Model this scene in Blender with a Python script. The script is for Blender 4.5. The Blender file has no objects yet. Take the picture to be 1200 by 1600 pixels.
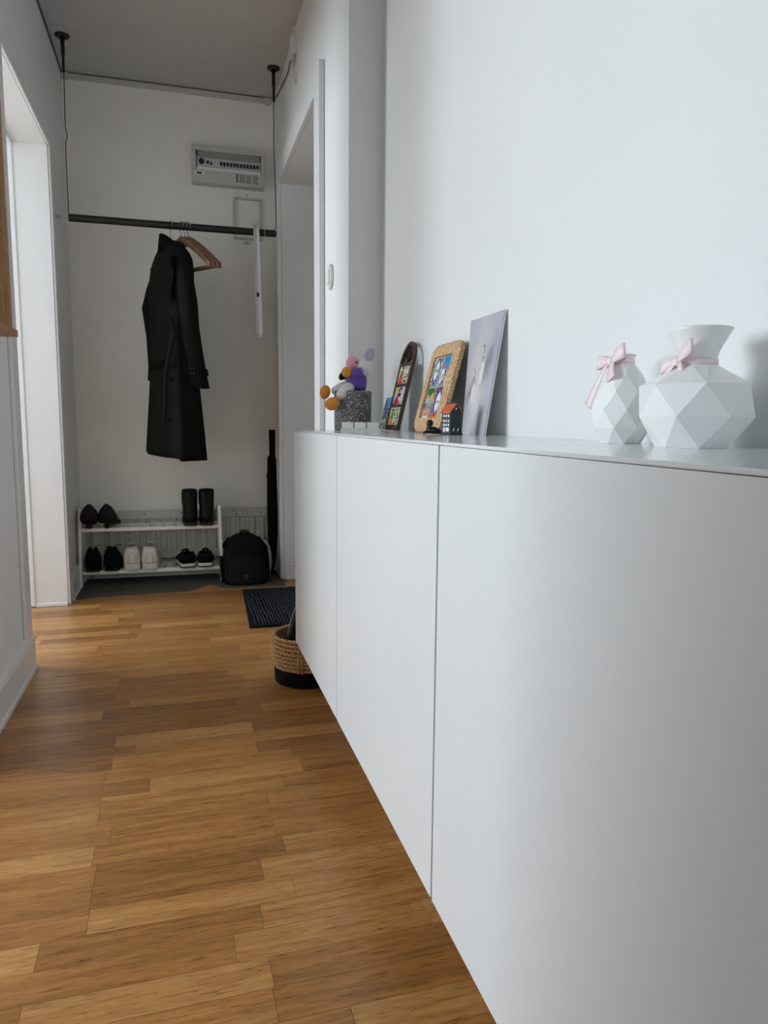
import bpy, bmesh, math, random
from mathutils import Vector, Matrix, noise as mnoise

# ------------------------------------------------------------------ camera, light, exposure
S = bpy.context.scene
COL = S.collection
R = math.radians
PI = math.pi

cam_d = bpy.data.cameras.new('camera')
cam_d.sensor_fit = 'HORIZONTAL'
cam_d.sensor_width = 36.0
cam_d.lens = 36.0 * 1125 / 1200
cam_d.clip_start = 0.02
cam = bpy.data.objects.new('camera', cam_d)
COL.objects.link(cam)
_p, _y, _r = R(7.15), R(15.8), R(0.5)
_f = Vector((math.sin(_y) * math.cos(_p), math.cos(_y) * math.cos(_p), -math.sin(_p)))
_rt = Vector((math.cos(_y), -math.sin(_y), 0))
_up = _rt.cross(_f)
_rt2 = _rt * math.cos(_r) + _up * math.sin(_r)
_up2 = _rt2.cross(_f)
cam.matrix_world = Matrix(((_rt2.x, _up2.x, -_f.x, 0.0), (_rt2.y, _up2.y, -_f.y, 0.0),
                           (_rt2.z, _up2.z, -_f.z, 0.84), (0, 0, 0, 1)))
S.camera = cam

world = bpy.data.worlds.new('overcast_sky')
S.world = world
world.use_nodes = True
world.node_tree.nodes['Background'].inputs[0].default_value = (0.72, 0.82, 1.0, 1)
world.node_tree.nodes['Background'].inputs[1].default_value = 1.0


YBACK = -1.6


def window_light(name, loc, sy, sz, power, color):
    """Daylight entering through one of the windows of the side rooms."""
    d = bpy.data.lights.new(name, 'AREA')
    d.shape = 'RECTANGLE'
    d.size, d.size_y = sz, sy
    d.energy = power
    d.color = color
    o = bpy.data.objects.new(name, d)
    o.location = loc
    o.rotation_euler = (0, -PI / 2, 0)      # shines towards +X
    COL.objects.link(o)
    return o


window_light('daylight_near_window', (-3.36, 1.45, 1.5), 1.3, 1.4, 94, (0.81, 0.915, 1.0))
window_light('daylight_far_window', (-3.36, 3.68, 1.5), 1.5, 1.4, 130, (0.80, 0.91, 1.0))

_wb = window_light('back_fill_light', (0.05, YBACK + 0.03, 1.45), 0.7, 1.1, 24.0, (0.86, 0.93, 1.0))
_wb.rotation_euler = (PI / 2, 0, PI)        # fill light added behind the viewer, no known source; shines along +Y
_wb.data.size, _wb.data.size_y = 0.7, 1.1

vs = S.view_settings
vs.view_transform = 'Standard'
vs.look = 'None'
vs.exposure = 0.0
vs.gamma = 1.0
vs.use_curve_mapping = False
S.cycles.max_bounces = 12
S.cycles.diffuse_bounces = 7
S.cycles.glossy_bounces = 4

random.seed(7)


# ------------------------------------------------------------------ materials
def lin(c):
    out = []
    for v in c[:3]:
        v = v / 255.0
        out.append(v / 12.92 if v <= 0.04045 else ((v + 0.055) / 1.055) ** 2.4)
    return (*out, 1.0)


def nodes_of(name):
    m = bpy.data.materials.new(name)
    m.use_nodes = True
    nt = m.node_tree
    return m, nt, nt.nodes['Principled BSDF']


def ramp(nt, stops):
    r = nt.nodes.new('ShaderNodeValToRGB')
    while len(r.color_ramp.elements) < len(stops):
        r.color_ramp.elements.new(0.5)
    for e, (p, c) in zip(r.color_ramp.elements, stops):
        e.position = p
        e.color = c
    return r


def mapping(nt, scale=(1, 1, 1), kind='Object'):
    tc = nt.nodes.new('ShaderNodeTexCoord')
    mp = nt.nodes.new('ShaderNodeMapping')
    mp.inputs['Scale'].default_value = scale
    nt.links.new(tc.outputs[kind], mp.inputs[0])
    return mp


def paint(name, c, rough=0.5, var=0.04, nscale=8.0, bump=0.0, bscale=200.0, metal=0.0, stretch=(1, 1, 1), spec=0.5, sheen=0.0):
    """Plain coloured surface with soft procedural mottling and fine relief."""
    m, nt, b = nodes_of(name)
    base = lin(c)
    mp = mapping(nt, stretch)
    n = nt.nodes.new('ShaderNodeTexNoise')
    n.inputs['Scale'].default_value = nscale
    n.inputs['Detail'].default_value = 4
    nt.links.new(mp.outputs[0], n.inputs['Vector'])
    lo = tuple(max(0, v * (1 - var)) for v in base[:3]) + (1,)
    hi = tuple(min(1, v * (1 + var)) for v in base[:3]) + (1,)
    r = ramp(nt, [(0.3, lo), (0.7, hi)])
    nt.links.new(n.outputs['Fac'], r.inputs[0])
    nt.links.new(r.outputs[0], b.inputs['Base Color'])
    b.inputs['Roughness'].default_value = rough
    b.inputs['Metallic'].default_value = metal
    b.inputs['Specular IOR Level'].default_value = spec
    if sheen:
        b.inputs['Sheen Weight'].default_value = sheen
    if bump:
        n2 = nt.nodes.new('ShaderNodeTexNoise')
        n2.inputs['Scale'].default_value = bscale
        n2.inputs['Detail'].default_value = 3
        nt.links.new(mp.outputs[0], n2.inputs['Vector'])
        bp = nt.nodes.new('ShaderNodeBump')
        bp.inputs['Strength'].default_value = bump
        bp.inputs['Distance'].default_value = 0.002
        nt.links.new(n2.outputs['Fac'], bp.inputs['Height'])
        nt.links.new(bp.outputs[0], b.inputs['Normal'])
    return m


def oak(name, dark, mid, light, rough=0.36, use_color=True, gscale=1.0, axis='x'):
    """Oak with long grain, pores and a tone taken from each board's object colour."""
    m, nt, b = nodes_of(name)
    L = nt.links.new
    tc = nt.nodes.new('ShaderNodeTexCoord')
    oi = nt.nodes.new('ShaderNodeObjectInfo')
    off = nt.nodes.new('ShaderNodeVectorMath')
    off.operation = 'MULTIPLY_ADD'
    L(oi.outputs['Random'], off.inputs[0])
    off.inputs[1].default_value = (31.7, 17.3, 9.1)
    L(tc.outputs['Object'], off.inputs[2])

    def nz(scale, detail, sc, dist=0.0):
        mp = nt.nodes.new('ShaderNodeMapping')
        if axis == 'z':
            sc = (sc[1], sc[1], sc[0])
        if axis == 'y':
            sc = (sc[1], sc[0], sc[1])
        mp.inputs['Scale'].default_value = sc
        L(off.outputs[0], mp.inputs[0])
        n = nt.nodes.new('ShaderNodeTexNoise')
        n.inputs['Scale'].default_value = scale
        n.inputs['Detail'].default_value = detail
        n.inputs['Distortion'].default_value = dist
        L(mp.outputs[0], n.inputs['Vector'])
        return n
    g1 = nz(5.0 * gscale, 6, (1, 14, 14), 0.6)
    g2 = nz(30.0 * gscale, 6, (1, 9, 9), 0.8)
    g3 = nz(9.0 * gscale, 3, (1, 3, 3), 1.5)
    # tone + grain -> ramp
    a = nt.nodes.new('ShaderNodeMath'); a.operation = 'MULTIPLY_ADD'
    L(g1.outputs['Fac'], a.inputs[0]); a.inputs[1].default_value = 0.85
    sep = nt.nodes.new('ShaderNodeSeparateColor')
    L(oi.outputs['Color'], sep.inputs[0])
    if use_color:
        L(sep.outputs[0], a.inputs[2])
    else:
        a.inputs[2].default_value = 0.5
    a2 = nt.nodes.new('ShaderNodeMath'); a2.operation = 'MULTIPLY_ADD'
    L(g3.outputs['Fac'], a2.inputs[0]); a2.inputs[1].default_value = 0.22
    L(a.outputs[0], a2.inputs[2])
    s = nt.nodes.new('ShaderNodeMath'); s.operation = 'SUBTRACT'
    L(a2.outputs[0], s.inputs[0]); s.inputs[1].default_value = 0.53
    r = ramp(nt, [(0.0, lin(dark)), (0.5, lin(mid)), (1.0, lin(light))])
    L(s.outputs[0], r.inputs[0])
    pr = ramp(nt, [(0.30, (0.46, 0.37, 0.28, 1)), (0.42, (0.92, 0.90, 0.88, 1)), (0.62, (1.08, 1.08, 1.06, 1))])
    L(g2.outputs['Fac'], pr.inputs[0])
    mx = nt.nodes.new('ShaderNodeMix'); mx.data_type = 'RGBA'; mx.blend_type = 'MULTIPLY'
    mx.inputs[0].default_value = 0.95
    L(r.outputs[0], mx.inputs[6]); L(pr.outputs[0], mx.inputs[7])
    L(mx.outputs[2], b.inputs['Base Color'])
    b.inputs['Roughness'].default_value = rough
    bp = nt.nodes.new('ShaderNodeBump')
    bp.inputs['Strength'].default_value = 0.12
    bp.inputs['Distance'].default_value = 0.0006
    L(g2.outputs['Fac'], bp.inputs['Height'])
    L(bp.outputs[0], b.inputs['Normal'])
    return m


def speckle(name, base, specks, scale=400, rough=0.6, lo=0.62, bump=0.15):
    m, nt, b = nodes_of(name)
    L = nt.links.new
    mp = mapping(nt)
    n = nt.nodes.new('ShaderNodeTexNoise')
    n.inputs['Scale'].default_value = scale
    n.inputs['Detail'].default_value = 2
    L(mp.outputs[0], n.inputs['Vector'])
    d = tuple(v * 0.62 for v in lin(base)[:3]) + (1,)
    r = ramp(nt, [(0.36, d), (0.5, lin(base)), (lo, lin(base)), (lo + 0.06, lin(specks))])
    L(n.outputs['Fac'], r.inputs[0])
    L(r.outputs[0], b.inputs['Base Color'])
    b.inputs['Roughness'].default_value = rough
    bp = nt.nodes.new('ShaderNodeBump')
    bp.inputs['Strength'].default_value = bump
    bp.inputs['Distance'].default_value = 0.001
    L(n.outputs['Fac'], bp.inputs['Height'])
    L(bp.outputs[0], b.inputs['Normal'])
    return m


def print_mat(name, rough=0.25):
    """Flat print: colour comes from the printed picture stored on the mesh."""
    m, nt, b = nodes_of(name)
    at = nt.nodes.new('ShaderNodeAttribute')
    at.attribute_name = 'print'
    nt.links.new(at.outputs['Color'], b.inputs['Base Color'])
    b.inputs['Roughness'].default_value = rough
    return m


def glass_mat(name, c, rough=0.15, trans=0.6):
    m, nt, b = nodes_of(name)
    b.inputs['Base Color'].default_value = lin(c)
    b.inputs['Roughness'].default_value = rough
    b.inputs['Transmission Weight'].default_value = trans
    b.inputs['IOR'].default_value = 1.45
    return m


M = {}
M['wall'] = paint('wall_paint_white', (228, 229, 228), 0.62, 0.015, 3, 0.10, 160)
M['wallfar'] = paint('wall_paint_far', (241, 237, 229), 0.62, 0.03, 2.5, 0.10, 120)
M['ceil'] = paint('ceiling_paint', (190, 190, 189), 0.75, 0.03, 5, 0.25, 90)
M['trim'] = paint('trim_gloss_white', (226, 226, 226), 0.33, 0.02, 6, 0.06, 60)
M['cab'] = paint('cabinet_foil_white', (226, 229, 230), 0.38, 0.008, 4, 0.02, 300)
M['cabtop'] = paint('cabinet_top_glass_white', (224, 227, 228), 0.12, 0.01, 4)
M['oak'] = oak('oak_parquet', (108, 68, 33), (170, 117, 61), (208, 160, 102), 0.34)
M['oakfloor'] = oak('oak_floor_beyond', (118, 76, 38), (172, 120, 64), (206, 158, 102), 0.36, False)
M['mirrorwood'] = oak('oak_mirror_frame', (120, 82, 48), (172, 128, 84), (206, 168, 124), 0.5, False, 2.0, 'z')
M['hangerwood'] = oak('beech_hanger', (76, 50, 36), (126, 90, 68), (168, 130, 102), 0.45, False, 3.0, 'y')
M['darkwood'] = oak('dark_stained_wood', (38, 24, 18), (62, 42, 32), (84, 60, 48), 0.5, False, 4.0, 'z')
M['door_grey'] = paint('entrance_door_grey', (158, 157, 155), 0.45, 0.03, 6)  # unseen door; grey chosen to hold down light bounced in the recess
M['black_metal'] = paint('black_coated_steel', (38, 37, 35), 0.42, 0.06, 20, metal=0.3)
M['bronze'] = paint('aged_dark_metal', (70, 64, 56), 0.4, 0.08, 30, metal=0.8)
M['chrome'] = paint('chromed_wire', (170, 168, 165), 0.25, 0.03, 30, metal=1.0)
M['coat'] = paint('black_coat_cloth', (17, 18, 16), 0.85, 0.25, 14, 0.35, 500, spec=0.15)
M['coat_dark'] = paint('black_coat_lining', (10, 10, 11), 0.9, 0.2, 14, 0.3, 500, spec=0.15)
M['bag'] = paint('black_nylon', (13, 13, 15), 0.7, 0.2, 18, 0.3, 400, spec=0.15)
M['bagpocket'] = paint('black_nylon_pocket', (18, 18, 20), 0.65, 0.2, 18, 0.3, 400, spec=0.15)
M['leather'] = paint('black_leather', (9, 9, 10), 0.5, 0.2, 25, 0.3, 120, spec=0.25)
M['suede'] = paint('black_suede', (12, 11, 13), 0.8, 0.2, 30, 0.3, 300, spec=0.15)
M['whiteshoe'] = paint('worn_white_leather', (205, 198, 188), 0.6, 0.08, 30, 0.25, 100)
M['sole_white'] = paint('white_rubber', (206, 202, 194), 0.6, 0.06, 30)
M['sole_black'] = paint('black_rubber', (20, 20, 20), 0.7, 0.1, 30)
M['rack'] = paint('rack_white_paint', (232, 231, 224), 0.4, 0.02, 10, 0.05, 80)
M['rad'] = paint('radiator_enamel', (196, 194, 186), 0.45, 0.04, 10, 0.05, 40)
M['plastic'] = paint('plastic_warm_grey', (196, 192, 186), 0.42, 0.02, 10)
M['plastic_w'] = paint('plastic_white', (226, 226, 222), 0.35, 0.02, 10)
M['plastic_k'] = paint('plastic_black', (24, 24, 24), 0.4, 0.05, 10)
M['breaker_face'] = paint('breaker_face', (188, 190, 190), 0.4, 0.03, 20)
M['window_tint'] = paint('breaker_window_shade', (150, 150, 148), 0.2, 0.03, 6)
M['print_grey'] = paint('printed_grey', (96, 96, 96), 0.6)
M['horn'] = paint('shoehorn_plastic', (206, 202, 206), 0.35, 0.02, 10)
M['umbrella'] = paint('umbrella_cloth', (7, 7, 9), 0.8, 0.2, 20, 0.3, 200, spec=0.15)
M['greymat'] = paint('grey_rubber_mat', (78, 75, 68), 0.75, 0.12, 12, 0.4, 200)
M['doormat'] = paint('blue_black_doormat', (30, 38, 50), 0.9, 0.35, 18, 0.8, 160, stretch=(4, 0.6, 1))
M['rope'] = paint('seagrass_rope', (196, 152, 106), 0.85, 0.25, 60, 0.4, 250)
M['rope_gap_shade'] = paint('seagrass_gap_shade', (96, 68, 44), 0.9, 0.2, 60, 0.4, 250)  # darkened to paint in the shade between the rope coils
M['basket_black'] = paint('basket_black_base', (9, 9, 11), 0.8, 0.15, 40, 0.4, 250, spec=0.15)
M['strap'] = paint('grey_strap', (120, 116, 112), 0.7, 0.1, 60)
M['terrazzo'] = speckle('grey_terrazzo', (96, 96, 100), (214, 212, 208), 260, 0.55, 0.58)
M['cork'] = speckle('pressed_cork', (198, 158, 114), (232, 204, 168), 330, 0.8, 0.55, 0.35)
M['plush_white'] = paint('plush_white', (226, 222, 222), 0.95, 0.05, 80, 0.6, 500, sheen=0.4)
M['plush_lilac'] = paint('plush_pale_lilac', (178, 174, 204), 0.95, 0.06, 80, 0.6, 500, sheen=0.4)
M['plush_purple'] = paint('plush_purple', (98, 72, 164), 0.95, 0.10, 60, 0.6, 500, sheen=0.3)
M['plush_orange'] = paint('plush_orange', (212, 140, 48), 0.95, 0.12, 60, 0.6, 500, sheen=0.3)
M['plush_pink'] = paint('plush_pink', (226, 160, 176), 0.95, 0.08, 60, 0.6, 500, sheen=0.3)
M['plush_black'] = paint('plush_black', (14, 13, 16), 0.9, 0.1, 60, 0.4, 500)
M['wax'] = paint('white_wax', (228, 226, 218), 0.5, 0.02, 30)
M['frost'] = glass_mat('clear_acrylic', (240, 242, 240), 0.2, 0.35)
M['house_green'] = paint('dark_green_card', (22, 46, 46), 0.5, 0.06, 60)
M['house_roof'] = paint('terracotta_roof', (206, 98, 60), 0.6, 0.12, 90)
M['figurine'] = paint('black_glazed_figurine', (12, 12, 13), 0.3, 0.1, 60)
M['print'] = print_mat('glazed_tile_print', 0.2)
M['artprint'] = print_mat('matte_art_print', 0.7)
M['card_edge'] = paint('card_white_edge', (222, 222, 222), 0.7)
M['ceramic'] = paint('vase_ceramic_white', (240, 241, 239), 0.28, 0.01, 8)
M['ribbon'] = paint('pink_ribbon', (250, 228, 231), 0.6, 0.03, 60, 0.2, 400, sheen=0.2)
M['ink'] = paint('dark_ink', (20, 24, 40), 0.5)
M['ink_black'] = paint('black_ink', (16, 16, 16), 0.5)
M['white_ink'] = paint('white_ink', (232, 232, 230), 0.5)
M['cable'] = paint('dark_cable', (58, 54, 50), 0.6)
M['whitecable'] = paint('white_cable', (186, 184, 178), 0.5)
M['mirror'], _nt, _b = nodes_of('mirror_silver')
_mp = mapping(_nt)
_n = _nt.nodes.new('ShaderNodeTexNoise')
_nt.links.new(_mp.outputs[0], _n.inputs['Vector'])
_rr = ramp(_nt, [(0, (0.82, 0.83, 0.83, 1)), (1, (0.86, 0.87, 0.87, 1))])
_nt.links.new(_n.outputs['Fac'], _rr.inputs[0])
_nt.links.new(_rr.outputs[0], _b.inputs['Base Color'])
_b.inputs['Metallic'].default_value = 1.0
_b.inputs['Roughness'].default_value = 0.02
M['pane'] = glass_mat('window_glass', (245, 250, 250), 0.02, 0.95)


# ------------------------------------------------------------------ mesh helpers
def nb():
    return bmesh.new()


def box(bm, x0, x1, y0, y1, z0, z1):
    v = [bm.verts.new(p) for p in ((x0, y0, z0), (x1, y0, z0), (x1, y1, z0), (x0, y1, z0),
                                   (x0, y0, z1), (x1, y0, z1), (x1, y1, z1), (x0, y1, z1))]
    for f in ((0, 3, 2, 1), (4, 5, 6, 7), (0, 1, 5, 4), (1, 2, 6, 5), (2, 3, 7, 6), (3, 0, 4, 7)):
        bm.faces.new([v[i] for i in f])
    return bm


def hexa(bm, p):
    """Eight corners: bottom loop then top loop."""
    v = [bm.verts.new(q) for q in p]
    for f in ((0, 3, 2, 1), (4, 5, 6, 7), (0, 1, 5, 4), (1, 2, 6, 5), (2, 3, 7, 6), (3, 0, 4, 7)):
        bm.faces.new([v[i] for i in f])
    return bm


def loft(bm, rings, cap0=True, cap1=True, closed=True):
    rv = [[bm.verts.new(p) for p in r] for r in rings]
    n = len(rv[0])
    for a, b in zip(rv, rv[1:]):
        for i in range(n if closed else n - 1):
            j = (i + 1) % n
            bm.faces.new((a[i], a[j], b[j], b[i]))
    if cap0:
        bm.faces.new(rv[0][::-1])
    if cap1:
        bm.faces.new(rv[-1])
    return bm


def tube(bm, pts, r, n=10, caps=True, closed=False):
    pts = [Vector(p) for p in pts]
    rr = r if isinstance(r, (list, tuple)) else [r] * len(pts)
    m = len(pts)
    rings = []
    up = None
    for i, p in enumerate(pts):
        if closed:
            t = pts[(i + 1) % m] - pts[i - 1]
        else:
            t = pts[min(i + 1, m - 1)] - pts[max(i - 1, 0)]
        t.normalize()
        if up is None:
            up = Vector((0, 0, 1)) if abs(t.z) < 0.9 else Vector((1, 0, 0))
        s = t.cross(up)
        if s.length < 1e-6:
            s = t.cross(Vector((0.3, 1, 0.1)))
        s.normalize()
        up = s.cross(t).normalized()
        rings.append([p + (s * math.cos(a) + up * math.sin(a)) * rr[i] for a in [2 * PI * k / n for k in range(n)]])
    if closed:
        rings.append(rings[0])
        rv = [[bm.verts.new(q) for q in g] for g in rings[:-1]]
        rv.append(rv[0])
        for a, b in zip(rv, rv[1:]):
            for i in range(n):
                j = (i + 1) % n
                bm.faces.new((a[i], a[j], b[j], b[i]))
        return bm
    return loft(bm, rings, caps, caps)


def lathe(bm, prof, n=32, c=(0, 0, 0), cap0=True, cap1=True):
    rings = [[(c[0] + r * math.cos(2 * PI * k / n), c[1] + r * math.sin(2 * PI * k / n), c[2] + z) for k in range(n)]
             for r, z in prof]
    return loft(bm, rings, cap0, cap1)


def ellipsoid(bm, c, rad, rot=None, nu=18, nv=12):
    mrot = rot.to_matrix() if hasattr(rot, 'to_matrix') else Matrix.Identity(3)
    c = Vector(c)
    rings = []
    for i in range(1, nv):
        a = PI * i / nv
        rings.append([c + mrot @ Vector((rad[0] * math.sin(a) * math.cos(2 * PI * k / nu),
                                         rad[1] * math.sin(a) * math.sin(2 * PI * k / nu),
                                         -rad[2] * math.cos(a))) for k in range(nu)])
    rv = [[bm.verts.new(p) for p in r] for r in rings]
    for a, b in zip(rv, rv[1:]):
        for i in range(nu):
            j = (i + 1) % nu
            bm.faces.new((a[i], a[j], b[j], b[i]))
    b0 = bm.verts.new(c + mrot @ Vector((0, 0, -rad[2])))
    b1 = bm.verts.new(c + mrot @ Vector((0, 0, rad[2])))
    for i in range(nu):
        j = (i + 1) % nu
        bm.faces.new((rv[0][j], rv[0][i], b0))
        bm.faces.new((rv[-1][i], rv[-1][j], b1))
    return bm


def prism(bm, poly, d, off=(0, 0, 0)):
    """Polygon (list of 3-D points) extruded by vector d."""
    d = Vector(d)
    a = [bm.verts.new(Vector(p) + Vector(off)) for p in poly]
    b = [bm.verts.new(Vector(p) + Vector(off) + d) for p in poly]
    n = len(a)
    bm.faces.new(a[::-1])
    bm.faces.new(b)
    for i in range(n):
        j = (i + 1) % n
        bm.faces.new((a[i], a[j], b[j], b[i]))
    return bm


ROOT_LOC = {}


def mk(name, bm, mat, parent=None, smooth=False, bevel=0.0, local=False, solid=0.0, subsurf=0, label=None, segs=2):
    """Link a bmesh as ONE mesh object; its coordinates are world ones unless local."""
    me = bpy.data.meshes.new(name)
    bmesh.ops.recalc_face_normals(bm, faces=bm.faces)
    bm.to_mesh(me)
    bm.free()
    if smooth:
        for p in me.polygons:
            p.use_smooth = True
    me.materials.append(M[mat] if isinstance(mat, str) else mat)
    o = bpy.data.objects.new(name, me)
    COL.objects.link(o)
    if parent is not None:
        o.parent = parent
        if not local and parent.name in ROOT_LOC:
            o.matrix_parent_inverse = ROOT_LOC[parent.name].inverted()
    if solid:
        md = o.modifiers.new('thickness', 'SOLIDIFY'); md.thickness = solid; md.offset = 0
    if bevel:
        md = o.modifiers.new('edge', 'BEVEL'); md.width = bevel; md.segments = segs; md.limit_method = 'ANGLE'
        md.angle_limit = R(35)
    if subsurf:
        md = o.modifiers.new('smooth', 'SUBSURF'); md.levels = subsurf; md.render_levels = subsurf
    if label:
        o['label'] = label
    return o


def tag(o, label, cat, group=None):
    o['label'] = label
    o['category'] = cat
    if group:
        o['group'] = group
    return o


def thing(name, label, cat, loc=(0, 0, 0), rz=0.0, group=None):
    o = bpy.data.objects.new(name, None)
    o.empty_display_size = 0.05
    COL.objects.link(o)
    o.location = loc
    o.rotation_euler = (0, 0, rz)
    ROOT_LOC[o.name] = Matrix.Translation(Vector(loc)) @ Matrix.Rotation(rz, 4, 'Z')
    return tag(o, label, cat, group)


def struct(name, bm, mat, **k):
    o = mk(name, bm, mat, **k)
    o['kind'] = 'structure'
    return o


def copy_tree(o, parent=None):
    c = o.copy()
    COL.objects.link(c)
    if parent is not None:
        c.parent = parent
    for ch in list(o.children):
        copy_tree(ch, c)
    return c


def text_mesh(name, body, size, origin, ux, uy, mat, parent, align='CENTER'):
    """Flat lettering: a font curve turned into a thin mesh at origin, along ux / uy."""
    cu = bpy.data.curves.new(name, 'FONT')
    cu.body = body
    cu.size = size
    cu.align_x = align
    cu.align_y = 'CENTER'
    tmp = bpy.data.objects.new(name + '_tmp', cu)
    COL.objects.link(tmp)
    dg = bpy.context.evaluated_depsgraph_get()
    me = bpy.data.meshes.new_from_object(tmp.evaluated_get(dg))
    bpy.data.objects.remove(tmp)
    bpy.data.curves.remove(cu)
    ux, uy = Vector(ux).normalized(), Vector(uy).normalized()
    n = ux.cross(uy)
    o3 = Vector(origin)
    bm = nb()
    bm.from_mesh(me)
    bpy.data.meshes.remove(me)
    for v in bm.verts:
        v.co = o3 + ux * v.co.x + uy * v.co.y + n * v.co.z
    return mk(name, bm, mat, parent)


def print_grid(name, O, ux, uy, w, h, nx, ny, fn, parent, mat='print'):
    """A printed picture: a flat grid whose face colours are drawn by fn(u, v) -> sRGB."""
    O, ux, uy = Vector(O), Vector(ux), Vector(uy)
    verts = [tuple(O + ux * (w * i / nx) + uy * (h * j / ny)) for j in range(ny + 1) for i in range(nx + 1)]
    faces, cols = [], []
    for j in range(ny):
        for i in range(nx):
            a = j * (nx + 1) + i
            faces.append((a, a + 1, a + nx + 2, a + nx + 1))
            cols.append(lin(fn((i + 0.5) / nx, (j + 0.5) / ny)))
    me = bpy.data.meshes.new(name)
    me.from_pydata(verts, [], faces)
    at = me.color_attributes.new('print', 'FLOAT_COLOR', 'CORNER')
    buf = []
    for c in cols:
        for _ in range(4):
            buf.extend(c)
    at.data.foreach_set('color', buf)
    me.materials.append(M[mat])
    o = bpy.data.objects.new(name, me)
    COL.objects.link(o)
    o.parent = parent
    if parent.name in ROOT_LOC:
        o.matrix_parent_inverse = ROOT_LOC[parent.name].inverted()
    return o


# ------------------------------------------------------------------ dimensions of the place (metres)
XL, XR, XW = -0.51, 0.52, 0.625         # left wall, right wall by the entrance, recessed wall behind the cabinets
YF, YJ, YB = 4.02, 2.27, -1.6           # far wall, jog in the right wall, wall behind the camera
ZC = 2.51
LT = 0.13                               # thickness of the left wall
OA = (0.72, 1.80, 2.05)                 # near opening on the left (outside the frame): y0, y1, head
OB = (2.605, 3.47, 1.985)                # far doorway on the left
OE = (2.75, 3.775, 2.015)               # entrance opening on the right
XRM = -3.4                              # outer wall of the side rooms

# ------------------------------------------------------------------ the setting
fl = struct('floor', box(nb(), XRM, 0.95, YB, 4.75, -0.12, -0.003), 'oakfloor')

STAVES = {-5:[(0.23,0.38,0.62)],-4:[(0.127,0.5,0.4)],-3:[(-0.224,0.35,0.66),(0.13,0.66,0.36)],-2:[(0.081,0.4,0.6)],-1:[(-0.22,0.85,0.42),(0.131,0.32,0.62)],0:[(-0.152,0.5,0.62),(0.197,0.6,0.55)],1:[(-0.153,0.5,0.28),(0.148,0.28,0.68)],2:[(-0.152,0.5,0.3),(0.2,0.3,0.5)],3:[(-0.161,0.8,0.5),(0.19,0.5,0.5)],4:[(0.24,0.45,0.42)],5:[(-0.163,0.55,0.52),(0.192,0.5,0.48)],6:[(-0.164,0.55,0.5),(0.237,0.62,0.42)],7:[(-0.062,0.35,0.68),(0.292,0.68,0.3)],8:[(-0.164,0.42,0.5),(0.278,0.45,0.3)],9:[(-0.154,0.28,0.55),(0.197,0.5,0.22)],10:[(-0.103,0.33,0.52)],11:[(-0.154,0.3,0.72),(0.201,0.72,0.3)],12:[(-0.23,0.45,0.35)],13:[(-0.126,0.35,0.35)],14:[(0.177,0.25,0.45)],15:[(-0.131,0.4,0.7),(0.218,0.6,0.5)],16:[(-0.181,0.2,0.45)],17:[(0.221,0.4,0.6)],20:[(0.299,0.35,0.5)],21:[(-0.219,0.45,0.4)],22:[(0.236,0.35,0.6)],24:[(-0.271,0.72,0.5),(0.131,0.35,0.68)],26:[(0.199,0.5,0.55)],27:[(-0.169,0.65,0.35),(0.183,0.4,0.55)],29:[(-0.218,0.65,0.45)],31:[(-0.163,0.65,0.4),(0.136,0.6,0.5)],33:[(-0.31,0.25,0.6),(0.038,0.5,0.35)],35:[(0.223,0.3,0.35)],36:[(-0.171,0.5,0.3)]}


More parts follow.
